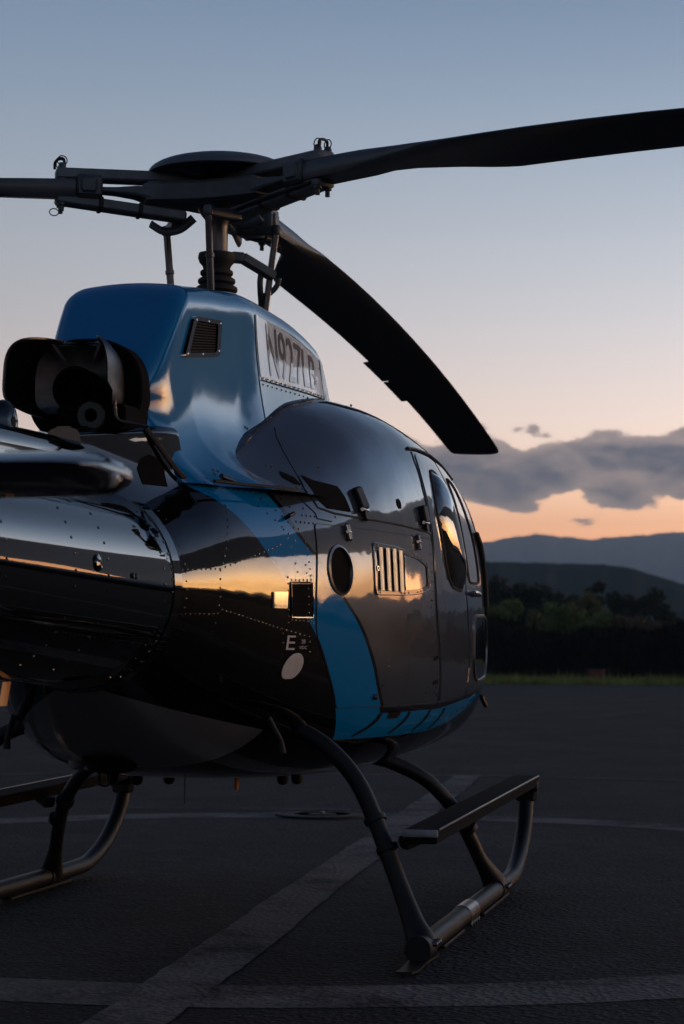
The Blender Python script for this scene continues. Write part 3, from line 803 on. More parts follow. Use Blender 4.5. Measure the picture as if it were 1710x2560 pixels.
# upper hatch with its hinges and the black openings
pieces('hatch_seam', 'rubber', fuselage, [ribbon(H, [(-.765, 1.815), (-.79, 1.76), (-.765, 1.69), (-.66, 1.674), (-.45, 1.668), (-.1, 1.664), (.29, 1.655), (.32, 1.650)], .0045, 0), ribbon(H, [(-.765, 1.82), (-.735, 1.87), (-.69, 1.92), (-.62, 1.98), (-.54, 2.03)], .0025, 0)])
patch('hatch_opening', H, [(-.748, 1.82), (-.70, 1.802), (-.555, 1.788), (-.535, 1.75), (-.525, 1.688), (-.70, 1.692), (-.735, 1.72)], .003, 0, 'hole', fuselage, step=.03)
patch('small_scoop', H, [(-.85, 1.826), (-.80, 1.805), (-.79, 1.775), (-.83, 1.778), (-.865, 1.80)], .003, 0, 'hole', fuselage, step=.03)
for X in (-.435, .235):
    mb = MB(); a, n = surf(H, X, 1.79 if X < 0 else 1.765, .012); b, _ = surf(H, X+.01, 1.70 if X < 0 else 1.69, .012); c, _ = surf(H, X+.012, 1.655, .01)
    mb.add(*bar(a, b, .055, .030, n, w2=.06)); mb.add(*bar(b, c, .03, .016, n)); hg = part(mb, 'hatch_latch', 'gear', fuselage)
    mb = MB(); mb.add(*tube([b-np.array((.045, 0, 0)), b+np.array((.045, -.003, 0))], .008, 8)); part(mb, 'latch_pin', 'chrome', hg)
patch('peep_hole', H, [(-.04+.022*math.cos(2*math.pi*i/16), 1.755+.022*math.sin(2*math.pi*i/16)) for i in range(16)], .003, 0, 'hole', fuselage, step=.03)
pieces('frame_seam', 'rubber', fuselage, [ribbon(H, [(-.86, 1.735), (-.84, 1.70), (-.80, 1.665), (-.80, 1.645), (-.70, 1.64)], .0022, .001), ribbon(H, [(.345, 1.66), (.35, 1.85), (.40, 1.98), (.44, 2.02)], .004, 0), ribbon(H, [(.345, 1.65), (.355, 1.36), (.44, 1.1), (.49, .915)], .004, 0)])
# cabin doors and windows
rear_win = round_poly([(.60, 1.955), (.735, 1.952), (.86, 1.70), (.935, 1.50), (.90, 1.415), (.66, 1.43), (.56, 1.52), (.47, 1.78)], [.06, .05, .3, .06, .06, .06, .2, .2])
front_win = round_poly([(.985, 1.955), (1.16, 1.93), (1.32, 1.68), (1.40, 1.47), (1.09, 1.462), (.985, 1.70)], [.06, .06, .2, .06, .06, .2])
rdoor = patch('rear_cabin_door', H, round_poly([(.47, 2.02), (.89, 2.02), (.91, 1.60), (1.03, 1.34), (1.09, 1.1), (1.06, .935), (.52, .916), (.46, 1.1), (.375, 1.36), (.37, 1.70), (.385, 1.9)], [.05, .03, .3, .3, .3, .03, .03, .3, .3, .3, .1]), .004, .006, 'hull', heli, holes=[rear_win], step=.05)
g_ = patch('window_pane', H, rear_win, .002, 0, 'glass', rdoor, step=.03, bulge=.05); bezel('window_seal', H, rear_win, .008, 'rubber', rdoor, .003)

fdoor = patch('front_cabin_door', H, round_poly([(.925, 2.02), (1.24, 1.99), (1.42, 1.72), (1.58, 1.46), (1.60, 1.2), (1.50, .965), (1.09, .94), (1.12, 1.1), (1.06, 1.34), (.94, 1.60)], [.03, .08, .2, .2, .3, .05, .03, .3, .3, .3]), .004, .006, 'hull', heli, holes=[front_win], step=.05)
patch('window_pane', H, front_win, .0035, 0, 'glass', fdoor, step=.05); bezel('window_seal', H, front_win, .007, 'rubber', fdoor, .003)
low = round_poly([(1.22, 1.31), (1.60, 1.315), (1.74, 1.20), (1.68, 1.02), (1.33, .998), (1.22, 1.05)], [.07, .08, .1, .08, .06, .1])
patch('lower_window', H, low, .0065, .003, 'glass', fdoor, step=.05); bezel('lower_window_frame', H, low, .008, 'steel', fdoor, .004)
patch('windscreen', H, round_poly([(1.50, 1.93), (1.78, 1.86), (2.28, 1.50), (2.38, 1.28), (1.76, 1.30), (1.70, 1.46)], [.08, .1, .1, .06, .06, .1]), .004, 0, 'glass', fuselage, step=.05)
mb = MB(); mb.add(*ribbon(H, [(1.12, 1.415), (1.2, 1.418), (1.28, 1.41)], .012, .022, seg=8)); a, n = surf(H, 1.12, 1.415, .0); mb.add(*tube([a, a+n*.024], .009, 8)); a, n = surf(H, 1.28, 1.41, .0); mb.add(*tube([a, a+n*.024], .009, 8)); part(mb, 'door_handle', 'chrome', fdoor)
mb = MB(); mb.add(*ribbon(H, [(1.44, 1.71), (1.54, 1.66), (1.585, 1.52), (1.60, 1.36)], .014, .012, seg=8)); part(mb, 'door_edge_trim', 'rubber', fdoor)
mb = MB(); mb.add(*ribbon(H, [(.40, 2.032), (.6, 2.045), (.9, 2.05), (1.15, 2.03), (1.32, 1.97)], .008, .003, seg=8)); part(mb, 'roof_gutter', 'gear', fuselage)
mb = MB(); mb.add(*tube([(.62, -.45, 2.19), (.66, -.455, 2.265)], [.007, .005], 8)); part(mb, 'roof_aerial', 'rubber', fuselage)
mb = MB(); a, n = surf(H, 1.55, .93, .01); mb.add(*bar(a, a+np.array((.06, -.02, -.06)), .02, .02)); part(mb, 'tie_down', 'gear', fuselage)
# external power panel, vent boxes, lettering
patch('square_vent', H, [(-1.055, 1.385), (-.915, 1.39), (-.915, 1.268), (-1.05, 1.266)], .003, 0, 'hole', fuselage, step=.04)
bezel('square_vent_frame', H, [(-1.06, 1.39), (-.91, 1.395), (-.91, 1.263), (-1.055, 1.261)], .004, 'black', fuselage, .002)
patch('reflector_plate', H, [(-1.172, 1.352), (-1.088, 1.354), (-1.088, 1.294), (-1.172, 1.293)], .008, .008, 'chrome', fuselage, step=.03)
patch('power_socket_cover', H, [(-1.008+.058*math.cos(2*math.pi*i/30)+.012*math.sin(2*math.pi*i/30), 1.080+.050*max(-.92, math.sin(2*math.pi*i/30))) for i in range(30)], .005, .004, 'white', fuselage, step=.03)
def tmap(x0, x1, z0, z1): return lambda u, w: surf(H, x0+(x1-x0)*u, z0+(z1-z0)*w, .003)[0]
text_mesh('E', 1, 1, tmap(-1.072, -1.018, 1.141, 1.194), 'power_lettering', 'white', fuselage)
text_mesh('28', 1, 1, tmap(-.978, -.952, 1.165, 1.180), 'power_lettering', 'white', fuselage)
text_mesh('VDC', 1, 1, tmap(-.988, -.938, 1.144, 1.156), 'power_lettering', 'white', fuselage)
# rivet rows on the hull
mb = MB()
for a, b, g in (((-1.648, 1.62), (-1.648, 1.10), .03), ((-1.335, 1.66), (-1.47, 1.42), .03), ((-1.47, 1.42), (-1.485, 1.20), .028), ((-1.665, 1.415), (-1.47, 1.425), .022), ((-1.47, 1.425), (-1.10, 1.53), .028),
                ((-1.46, 1.28), (-1.14, 1.222), .022), ((-1.66, 1.26), (-1.48, 1.265), .022), ((-1.14, 1.222), (-.93, 1.19), .03), ((-1.06, 1.62), (-1.0, 1.40), .03), ((-.93, 1.55), (-.905, 1.24), .024), ((-.95, 1.46), (-.935, 1.28), .03),
                ((-1.075, 1.41), (-1.07, 1.24), .022), ((-1.05, 1.40), (-.92, 1.405), .024), ((-1.05, 1.25), (-.92, 1.25), .026), ((-1.33, 1.725), (-.9, 1.727), .028), ((-1.1, 1.70), (-.98, 1.60), .03), ((-1.14, 1.67), (-1.0, 1.55), .034),
                ((-1.10, 1.20), (-1.08, 1.02), .035), ((-.92, 1.17), (-.90, 1.02), .035), ((-1.08, 1.02), (-.90, 1.0), .035)):
    rivet_row(mb, H, a, b, g, .0042)
for _ in range(46):
    X = random.uniform(-.99, -.79); z = random.uniform(1.60, 1.76)
    if z < 1.66+(-.8-X)*.2 or X < -.93: p, n = surf(H, round(X/.028)*.028, round(z/.028)*.028); rivet_mesh(mb, p, n, .0048)
for q in [(-.88, 1.845), (-.86, 1.842), (-.80, 1.76), (-.83, 1.765), (-.60, 1.86), (-.66, 1.66)]: p, n = surf(H, *q); rivet_mesh(mb, p, n, .0055)
rivet_row(mb, H, (.60, .83), (1.4, .90), .13, .006)
tag(part(mb, 'rivets', 'rivet', fuselage), kind='stuff')
mb = MB(); p, n = surf(H, -1.014, 1.634, 0); mb.add(*tube([p, p+n*.02, p+n*.026+np.array((.05, 0, .01))], .008, 8)); part(mb, 'hand_catch', 'gear', fuselage)
for X in (-.32, .02, .33, .60):                            # black slanting slots in the blue sill
    patch('sill_slot', H, [(X+.05, .886), (X+.085, .886), (X+.075, .862), (X+.04, .838), (X-.07, .795), (X-.085, .800), (X+.01, .845), (X+.045, .868)], .002, 0, 'hole', fuselage, step=.03)
patch('sill_notch', H, [(-.17, .888), (-.02, .888), (-.05, .862), (-.16, .862)], .003, 0, 'hole', fuselage, step=.03)

# --- belly fittings
mb = MB(); mb.add(*lathe([(.125, 0), (.125, -.02), (.11, -.08), (.085, -.12), (.03, -.13)], (-1.02, .10, .80), (0, 0, 1), 28)); part(mb, 'belly_light', 'hole', heli)
mb = MB(); mb.add(*tube(smooth_path([(-.95, .20, .85), (-.93, .24, .80), (-.9, .27, .74), (-.85, .30, .70)], 3), [.012, .02, .03, .035]*2+[.035]*2, 10)); part(mb, 'belly_bracket', 'cap', heli)
mb = MB(); mb.add(*bar((-.1, -.14, .62), (-.1, -.135, .55), .05, .012, (0, 1, 0), w2=.03)); part(mb, 'belly_aerial', 'gold_lit', heli)
mb = MB(); mb.add(*tube([(-.2, .06, .63), (-.2, .06, .50)], .0022, 6)); part(mb, 'belly_whip', 'rubber', heli)
for y, X in ((.36, -.25), (.27, -.2), (-.31, .0), (-.36, .05), (.16, -.1)): pieces('drain_fitting', 'gear', heli, [lathe([(.025, 0), (.025, -.03), (.018, -.045), (.005, -.05)], (X, y, .622), (0, 0, 1), 10)])
pieces('drain_hose', 'gear', heli, [tube(smooth_path([(-.3, .40, .63), (-.3, .40, .585), (-.3, .385, .575), (-.3, .36, .58), (-.3, .35, .62)], 4), .005, 6)])
for s in (-1, 1):
    mb = MB(); mb.add(*tube([(-1.0, s*.50, .90), (-.96, s*.545, .80), (-.955, s*.55, .755)], [.012, .011, .016], 8)); part(mb, 'gear_damper', 'rubber', heli)

# --- landing gear
def mir(P, s): return [(p[0], p[1]*s, *p[2:]) for p in P]
for s in (-1, 1):
    sk = [(-1.03, 1.085, .056), (-.5, 1.085, .056), (.5, 1.085, .056), (1.30, 1.085, .056), (1.52, 1.085, .072), (1.75, 1.083, .145), (1.92, 1.082, .25), (2.0, 1.08, .34), (2.04, 1.08, .415)]
    P = smooth_path(mir(sk, s), 6)
    V, F = tube(P, .040, 18, caps=False); 
    k = len(V)
    mb = MB().add(V, F)
    skid = part(mb, 'skid', 'gear')
    pieces('dark_end_disc', 'hole', skid, [tube([P[0]+np.array((.006, 0, 0)), P[0]+np.array((.02, 0, 0))], .0385, 18)])  # near-black disc paints the shade inside the open tube end
    mb = MB(); mb.add(*lathe([(.046, 0), (.050, .004), (.050, .04), (.044, .045), (.034, .045), (.034, .004), (.032, .002)], (-1.05, s*1.085, .056), (1, 0, 0), 24)); part(mb, 'end_ring', 'gear', skid)
    rowsx = [[(X, s*1.085 + d*w, z + (h if d*0+u else 0)) for d, u in ((-1, 0), (1, 0), (1, 1), (-1, 1))] for X, w, z, h in ((-1.32, .03, .012, .007), (-1.22, .035, .004, .007), (-1.05, .036, .010, .007), (-.8, .036, .004, .006))]
    mb = MB(); V, F = loft(rowsx, caps=(True, True)); mb.add(V, F); part(mb, 'spring_strip', 'gear', skid, sharp=30)
    mb = MB(); mb.add(*lathe([(.041, 0), (.045, .002), (.045, .225), (.041, .227)], (-.06, s*1.085, .056), (1, 0, 0), 20)); part(mb, 'wear_sleeve', 'steel', skid)
    pieces('wear_shoe', 'gear', skid, [bar((X0, s*1.085, .008), (X1, s*1.085, .008), .05, .012) for X0, X1 in ((-.62, -.12), (.40, 1.2))])
    pieces('shoe_bolt', 'steel', skid, [bar((X, s*1.118, .018), (X+.02, s*1.118, .018), .014, .022) for X in (-.02, .04, .10, .16)])
    # legs: curved cross tube ends flaring into saddles
    rear = [(-.76, .40, .850, .033), (-.77, .56, .835, .033), (-.785, .69, .765, .033), (-.80, .80, .65, .033), (-.83, .880, .505, .033), (-.86, .94, .37, .033), (-.89, 1.0, .235, .035), (-.92, 1.045, .135, .043), (-.935, 1.07, .085, .053), (-.94, 1.08, .062, .056)]
    front = [(.52, .45, .68, .032), (.54, .60, .665, .032), (.58, .70, .63, .032), (.64, .82, .558, .032), (.72, .925, .43, .032), (.79, .98, .31, .032), (.86, 1.02, .20, .033), (.92, 1.055, .125, .045), (.95, 1.072, .085, .055), (.96, 1.08, .062, .054)]
    for nm, Q in (('rear_leg', rear), ('front_leg', front)):
        Q = smooth_path(mir(Q, s), 6); mb = MB(); mb.add(*tube(Q[:, :3], list(Q[:, 3]), 18)); leg = part(mb, nm, 'gear')
        c = Q[-1]; mb = MB()
        mb.add(*lathe([(.043, -.07), (.047, -.066), (.047, .066), (.043, .07)], (c[0], s*1.085, .056), (1, 0, 0), 20)); sad = part(mb, 'saddle', 'gear', leg)
        pieces('saddle_bolt', 'steel', sad, [lathe([(.010, 0), (.010, .016), (.006, .02)], (c[0]+dx_, s*1.128, .07), (0, s, 0), 8) for dx_ in (-.04, .0, .04)])
        q = Q[24]; d = (Q[25]-Q[23])[:3]; d /= np.linalg.norm(d)
        pieces('step_clamp', 'gear', leg, [lathe([(.034, -.012), (.043, -.010), (.043, .010), (.034, .012)], q[:3] + d*w_, d, 18) for w_ in (0, .12)])
    # boarding step
    a, b = (-.95, s*1.075, .468), (1.98, s*1.085, .500)
    mb = MB(); mb.add(*bar(a, b, .135, .022)); mb.add(*bar((-.93, s*1.075, .442), (1.96, s*1.085, .474), .115, .032)); step = part(mb, 'boarding_step', 'grip')
    mb = MB(); mb.add(*bar((-.962, s*1.075, .467), (-.935, s*1.075, .467), .132, .026)); part(mb, 'step_end_cap', 'cap', step)
    mb = MB()
    mb.add(*bar((-.945, s*1.142, .480), (1.97, s*1.152, .512), .008, .006)); part(mb, 'step_edge', 'steel', step)
    mb = MB(); mb.add(*bar((2.02, s*1.08, .38), (2.03, s*1.08, .50), .10, .07, (1, 0, 0), w2=.13)); mb.add(*bar((1.96, s*1.08, .45), (2.06, s*1.08, .49), .13, .05)); part(mb, 'step_bracket', 'gear', step)
    pieces('step_mount', 'gear', step, [bar((X-.04, s*.99, .42), (X+.01, s*1.06, .45), .06, .05) for X in (-.83, .74)] + [bar((X, s*1.07, .40), (X, s*1.07, .45), .05, .05) for X in (-.62, 1.05)])

# --- rotor mast
ZH = 3.11
mast = MB(); mast.add(*lathe([(.050, 2.70), (.0475, 2.75), (.0475, 2.96), (.052, 3.0), (.075, 3.03), (.09, 3.06), (.09, 3.12), (.06, 3.14)], (0, 0, 0), (0, 0, 1), 32)); masto = part(mast, 'rotor_mast', 'mast')
P = [(.118, 2.60)]
for i in range(5):
    z = 2.625 + i*.036; r = .112 - i*.010; P += [(r-.014, z-.016), (r-.002, z-.008), (r, z), (r-.002, z+.008), (r-.014, z+.016)]
P += [(.062, 2.80), (.075, 2.815), (.082, 2.835), (.078, 2.855), (.05, 2.86)]
mb = MB(); mb.add(*lathe(P, (0, 0, 0), (0, 0, 1), 40)); part(mb, 'rubber_boot', 'rubber', masto)
mb = MB(); mb.add(*lathe([(.155, 2.585), (.16, 2.59), (.16, 2.612), (.13, 2.62)], (.03, 0, 0), (0, 0, 1), 32)); part(mb, 'swashplate', 'gear', masto)
# swashplate arm and scissors on the right front
mb = MB()
mb.add(*bar((.02, -.055, 2.842), (.06, -.105, 2.842), .05, .045)); mb.add(*bar((.05, -.095, 2.846), (.16, -.215, 2.775), .05, .042)); part(mb, 'scissor_upper', 'metal', masto)
mb = MB()
mb.add(*tube(smooth_path([(.13, -.165, 2.79), (.13, -.160, 2.75), (.15, -.157, 2.70), (.17, -.155, 2.655), (.18, -.15, 2.61)], 4), .013, 10))
mb.add(*tube(smooth_path([(.17, -.235, 2.77), (.17, -.225, 2.735), (.17, -.195, 2.705), (.17, -.17, 2.695), (.165, -.16, 2.67)], 4), .012, 10)); part(mb, 'scissor_fork', 'metal', masto)
mb = MB(); mb.add(*bar((.10, -.13, 2.60), (.22, -.20, 2.585), .05, .035)); mb.add(*lathe([(.001, -.02), (.018, -.014), (.022, 0), (.018, .014), (.001, .02)], (.225, -.215, 2.585), (0, 0, 1), 12)); mb.add(*lathe([(.001, -.02), (.018, -.014), (.02, 0), (.018, .014), (.001, .02)], (.24, -.235, 2.545), (0, 0, 1), 12)); part(mb, 'control_arm', 'steel', masto)

# --- Starflex-type hub
AZ0 = -.074
def T(k, r, t, z):
    a = AZ0 + k*2*math.pi/3; er = np.array((math.cos(a), math.sin(a), 0)); et = np.array((math.sin(a), -math.cos(a), 0))
    return er*r + et*t + np.array((0, 0, ZH + z))
hub = MB()
rows = []
for z, sc in ((-.055, .80), (-.045, .95), (-.01, 1), (.02, 1), (.035, .92)):
    R = []
    for k in range(3):
        for r, t in ((.30, .055), (.21, .075), (.13, .115)): R.append(T(k, r*sc, t, z)) 
        pass
    # walk round the star outline clockwise in angle
    ring = []
    for k in range(3):
        for r, t in ((.14, -.125), (.24, -.085), (.33, -.060), (.33, .060), (.24, .085), (.14, .125)): ring.append(T(-k, r*sc, t*sc, z))
    rows.append(ring)
V, F = loft(rows, caps=(True, True)); hub.add(V, F)
hubo = part(hub, 'rotor_hub', 'star', sharp=35)
for k in range(3):
    rows = []
    for r, w, h in ((.30, .070, .055), (.36, .058, .040), (.44, .045, .024), (.52, .040, .018), (.60, .036, .018)):
        c = .2*h
        rows.append([T(k, r, a, b - (.028 if r < .34 else .02) + .012) for a, b in ((-w, -h/2+c), (-w+c, -h/2), (w-c, -h/2), (w, -h/2+c), (w, h/2-c), (w-c, h/2), (-w+c, h/2), (-w, h/2-c))])
    mb = MB(); mb.add(*loft(rows, caps=(True, True))); part(mb, 'flex_arm', 'star', hubo)
    mb = MB()   # upper and lower sleeve plates
    a, b = T(k, .10, 0, .062), T(k, .70, 0, .052); mb.add(*bar(a, b, .105, .046, w2=.095)); part(mb, 'sleeve_plate', 'sleeve', hubo)
    mb = MB(); a, b = T(k, .14, 0, -.105), T(k, .70, 0, -.052); mb.add(*bar(a, b, .10, .042, w2=.095)); part(mb, 'sleeve_plate', 'sleeve', hubo)
    pieces('sleeve_clamp', 'rubber', hubo, [bar(T(k, r, 0, -.105+.0946*(r-.14)+.001), T(k, r+.018, 0, -.105+.0946*(r-.14+.018)+.001), .112, .054) for r in (.33, .50)])
    pieces('cable', 'rubber', hubo, [tube(smooth_path([T(k, .18, .056, -.10), T(k, .34, .062, -.085), T(k, .5, .06, -.072), T(k, .66, .055, -.06)], 4), .007, 6)])
    mb = MB(); a, b = T(k, .505, 0, -.002), T(k, .615, 0, -.002); mb.add(*bar(a, b, .15, .10)); mb.add(*bar(T(k, .53, 0, .0), T(k, .60, 0, .0), .17, .07)); part(mb, 'damper_block', 'metal', hubo)
    pieces('blade_bolt', 'metal', hubo, [lathe([(.010, -.11), (.010, -.086), (.017, -.084), (.017, .085), (.012, .098)], T(k, .675, t, 0), (0, 0, 1), 10) for t in (-.028, .028)])
    pieces('safety_pin', 'rubber', hubo, [tube([T(k, .675+.021*math.cos(x), t, zz + .021*math.sin(x)) for x in np.linspace(0, 2*math.pi, 14)], .0026, 5) for t, zz in ((-.028, .108), (.03, .104))]
        + [tube(smooth_path([T(k, .665, -.03, .085), T(k, .67, -.03, .115), T(k, .69, .0, .12), T(k, .70, .04, .112), T(k, .70, .045, .085)], 4), .006, 6), tube([T(k, .70+.02*math.cos(x), .05, -.10+.016*math.sin(x)) for x in np.linspace(0, 2*math.pi, 10)], .0025, 5)])
    # pitch horn on the leading side and pitch link down to the swashplate
    mb = MB(); mb.add(*bar(T(k, .17, .02, -.12), T(k, .19, .20, -.130), .05, .05, w2=.035, h2=.035)); c = T(k, .19, .205, -.125); mb.add(*lathe([(.001, -.026), (.020, -.02), (.026, 0), (.020, .02), (.001, .026)], c, (0, 0, 1), 12)); part(mb, 'pitch_horn', 'metal', hubo)
    a = T(k, .19, .205, -.135); b = T(k, .165, .165, -.50)
    mb = MB(); mb.add(*bar(a, b, .026, .026)); 
    mb.add(*bar(a + (b-a)*.45, a + (b-a)*.52, .032, .032)); part(mb, 'pitch_link', 'mast', hubo)
    # droop-stop cup curving under the arm
    mb = MB(); mb.add(*tube(smooth_path([T(k, .10, .02, -.10), T(k, .16, .03, -.15), T(k, .23, .02, -.165), T(k, .29, 0, -.14)], 4), .020, 8, flat=.5)); part(mb, 'droop_stop', 'metal', hubo)
# dome on top
mb = MB()
P = []
for i in range(13):
    a = i/12; P.append((.312*math.sin(math.pi/2*(1-a))**.85 if a < 1 else .0005, .090 + .078*math.sin(math.pi/2*a)**1.0))
P = [(.0005, .118), (.16, .113), (.27, .100), (.306, .086)] + P
mb.add(*lathe(P, (0, -.012, ZH), (-.03, 0, 1), 56)); dome = part(mb, 'hub_dome', 'dome')
pieces('dome_mount', 'sleeve', dome, [bar(T(k, .10, -.08, .06), T(k, .10, -.08, .06) + np.array((0, 0, .06)), .09, .06, (1, 0, 0)) for k in range(3)] + [lathe([(.07, .04), (.07, .12)], (0, 0, ZH), (0, 0, 1), 20)])
mb = MB(); mb.add(*lathe([(.02, .16), (.02, .178), (.012, .182)], (0, .02, ZH), (0, 0, 1), 12)); part(mb, 'dome_bolt', 'metal', dome)
# blades
Rr = 5.345
le = pchip([.62, .80, 1.05, 1.35, 2, 5.0, 5.3, 5.345], [.062, .062, .064, .085, .088, .088, .085, .060])
te = pchip([.62, .80, 1.05, 1.25, 1.48, 1.54, 2, 5.0, 5.3, 5.345], [.062, .062, .066, .15, .250, .262, .265, .265, .262, .250])
th = pchip([.62, .9, 1.2, 1.5, 2.2, 5.345], [.085, .078, .058, .042, .036, .026])
tw = pchip([.62, 1.0, 1.5, 5.345], [9, 9, 9, -1])
def sag(r): return -.615*(r/Rr)**2
for k in range(3):
    rows = []
    for r in [.62, .66, .74, .85, .95, 1.05, 1.15, 1.25, 1.35, 1.42, 1.48, 1.54, 1.65, 1.85, 2.1, 2.4, 2.7, 3.0, 3.3, 3.6, 3.9, 4.2, 4.5, 4.8, 5.1, 5.25, 5.32, 5.345]:
        a, b, h = le(r), te(r), th(r); ch = a+b; ang = math.radians(tw(r)); f = min(1, max(0, (r-.95)/.5))
        sec = []
        for i in range(20):
            p = 2*math.pi*i/20; c = .5-.5*math.cos(p)
            air = math.sin(p)*(.62+.55*(1-c)) * (.85 if p > math.pi else 1.1)
            rec = math.copysign(min(1, abs(math.sin(p))*1.8), math.sin(p)) if abs(math.sin(p)) > 1e-6 else 0
            y = a - ch*c; zz = .5*h*(rec*(1-f) + air*f)
            sec.append(T(k, r, y*math.cos(ang) - zz*math.sin(ang), sag(r) + y*math.sin(ang) + zz*math.cos(ang)))
        rows.append(sec)
    mb = MB(); mb.add(*loft(rows, caps=(True, True))); bl = part(mb, 'rotor_blade', 'blade', sharp=60)
    for r0 in (3.3, 3.75):
        P = []
        for r in (r0, r0+.42):
            ang = math.radians(tw(r)); y = -te(r)
            for yy, zz in ((y+.06, .005), (y-.035, .002), (y-.035, -.002), (y+.06, -.006)): P.append(T(k, r, yy*math.cos(ang), sag(r)+yy*math.sin(ang)+zz))
        mb = MB(); mb.add(P, [(0, 1, 2, 3), (7, 6, 5, 4), (0, 4, 5, 1), (1, 5, 6, 2), (2, 6, 7, 3), (3, 7, 4, 0)]); part(mb, 'trim_tab', 'blade', bl, smooth=False)
    if k == 1:
        P = []
        for r in (.72, .84):
            for z_ in (.03, -.012): P.append(T(k, r, .0665, sag(r)+z_+.012))
        for r in (.72, .84):
            for z_ in (.03, -.012): P.append(T(k, r, .060, sag(r)+z_+.012))
        mb = MB(); mb.add(P, [(0, 2, 3, 1), (4, 5, 7, 6), (0, 1, 5, 4), (2, 6, 7, 3), (0, 4, 6, 2), (1, 3, 7, 5)]); part(mb, 'faded_placard', plain('faded_yellow', (.085, .08, .045), .7), bl, smooth=False)
# ------------------------------------------------------------------ setting
def asphalt(name, base, paintc=None, wear=.5):
    m, n, l, b = new_mat(name)
    t = n.new('ShaderNodeTexCoord')
    def nz(s, d=6, r=.6):
        x = n.new('ShaderNodeTexNoise'); x.inputs['Scale'].default_value = s; x.inputs['Detail'].default_value = d; x.inputs['Roughness'].default_value = r
        l.new(t.outputs['Object'], x.inputs['Vector']); return x.outputs['Fac']
    def rmp(f, p0, p1, c0, c1):
        r = n.new('ShaderNodeValToRGB'); l.new(f, r.inputs[0]); r.color_ramp.elements[0].position = p0; r.color_ramp.elements[1].position = p1
        r.color_ramp.elements[0].color = (*c0, 1); r.color_ramp.elements[1].color = (*c1, 1); return r.outputs[0]
    def mx(f, a, c, bt='MIX'):
        q = n.new('ShaderNodeMix'); q.data_type = 'RGBA'; q.blend_type = bt
        if isinstance(f, float): q.inputs[0].default_value = f
        else: l.new(f, q.inputs[0])
        l.new(a, q.inputs[6]); l.new(c, q.inputs[7]); return q.outputs[2]
    fine = rmp(nz(55, 5, .75), .36, .70, [c*.30 for c in base], [c*2.6 for c in base])
    big = rmp(nz(.7, 7, .65), .3, .7, (.45, .45, .45), (1.5, 1.5, 1.5))
    c = mx(1.0, fine, big, 'MULTIPLY')
    c = mx(1.0, c, rmp(nz(7, 6, .7), .3, .72, (.60, .60, .61), (1.45, 1.44, 1.42)), 'MULTIPLY')
    vo = n.new('ShaderNodeTexVoronoi'); vo.inputs['Scale'].default_value = 40; l.new(t.outputs['Object'], vo.inputs['Vector'])
    sp = rmp(vo.outputs['Distance'], .12, .28, (1, 1, 1), (0, 0, 0))
    vc = n.new('ShaderNodeSeparateColor'); l.new(vo.outputs['Color'], vc.inputs[0])
    gt = n.new('ShaderNodeMath'); gt.operation = 'GREATER_THAN'; l.new(vc.outputs[0], gt.inputs[0]); gt.inputs[1].default_value = .80
    ml = n.new('ShaderNodeMath'); ml.operation = 'MULTIPLY'; l.new(sp, ml.inputs[0]); l.new(gt.outputs[0], ml.inputs[1])
    st = n.new('ShaderNodeRGB'); st.outputs[0].default_value = (*[min(.3, x*7) for x in base], 1)
    c = mx(ml.outputs[0], c, st.outputs[0])
    if paintc:
        pc = n.new('ShaderNodeRGB'); pc.outputs[0].default_value = (*paintc, 1)
        w1 = nz(14, 10, .75); w2 = nz(1.6, 4, .6)
        ad = n.new('ShaderNodeMath'); ad.operation = 'MULTIPLY_ADD'; l.new(w1, ad.inputs[0]); ad.inputs[1].default_value = .6; l.new(w2, ad.inputs[2])
        wm = rmp(ad.outputs[0], wear+.16, wear+.42, (0, 0, 0), (1, 1, 1))
        c = mx(wm, c, pc.outputs[0])
    l.new(c, b.inputs['Base Color']); b.inputs['Roughness'].default_value = .82; b.inputs['Specular IOR Level'].default_value = .12
    bp = n.new('ShaderNodeBump'); bp.inputs['Strength'].default_value = 1.0; bp.inputs['Distance'].default_value = .010
    l.new(vo.outputs['Distance'], bp.inputs['Height']); l.new(bp.outputs[0], b.inputs['Normal'])
    return m
ASPH = (.0165, .0175, .0195)
def sheet(name, P, z, mat, kind='structure', sub=None):
    o = mesh_obj(name, [(x, y, z) for x, y in P], [tuple(range(len(P)))], mat, smooth=False); o['kind'] = kind; return o
GRASS = plain('dry_grass_ground', (.020, .030, .010), .95, noise=.5, scale=.6, spec=.1)
R0 = 14000
sheet('ground', [(R0*math.cos(2*math.pi*i/64), R0*math.sin(2*math.pi*i/64)) for i in range(64)], 0, GRASS)
TZ = .03
tar = MB(); P = [(-70, -160), (67.6, -160), (67.2, 2), (66.6, 10), (66.0, 160), (-70, 160)]
tar.add([(x, y, -.03) for x, y in P] + [(x, y, -.0005) for x, y in P], [(0, 1, 2, 3, 4, 5)])
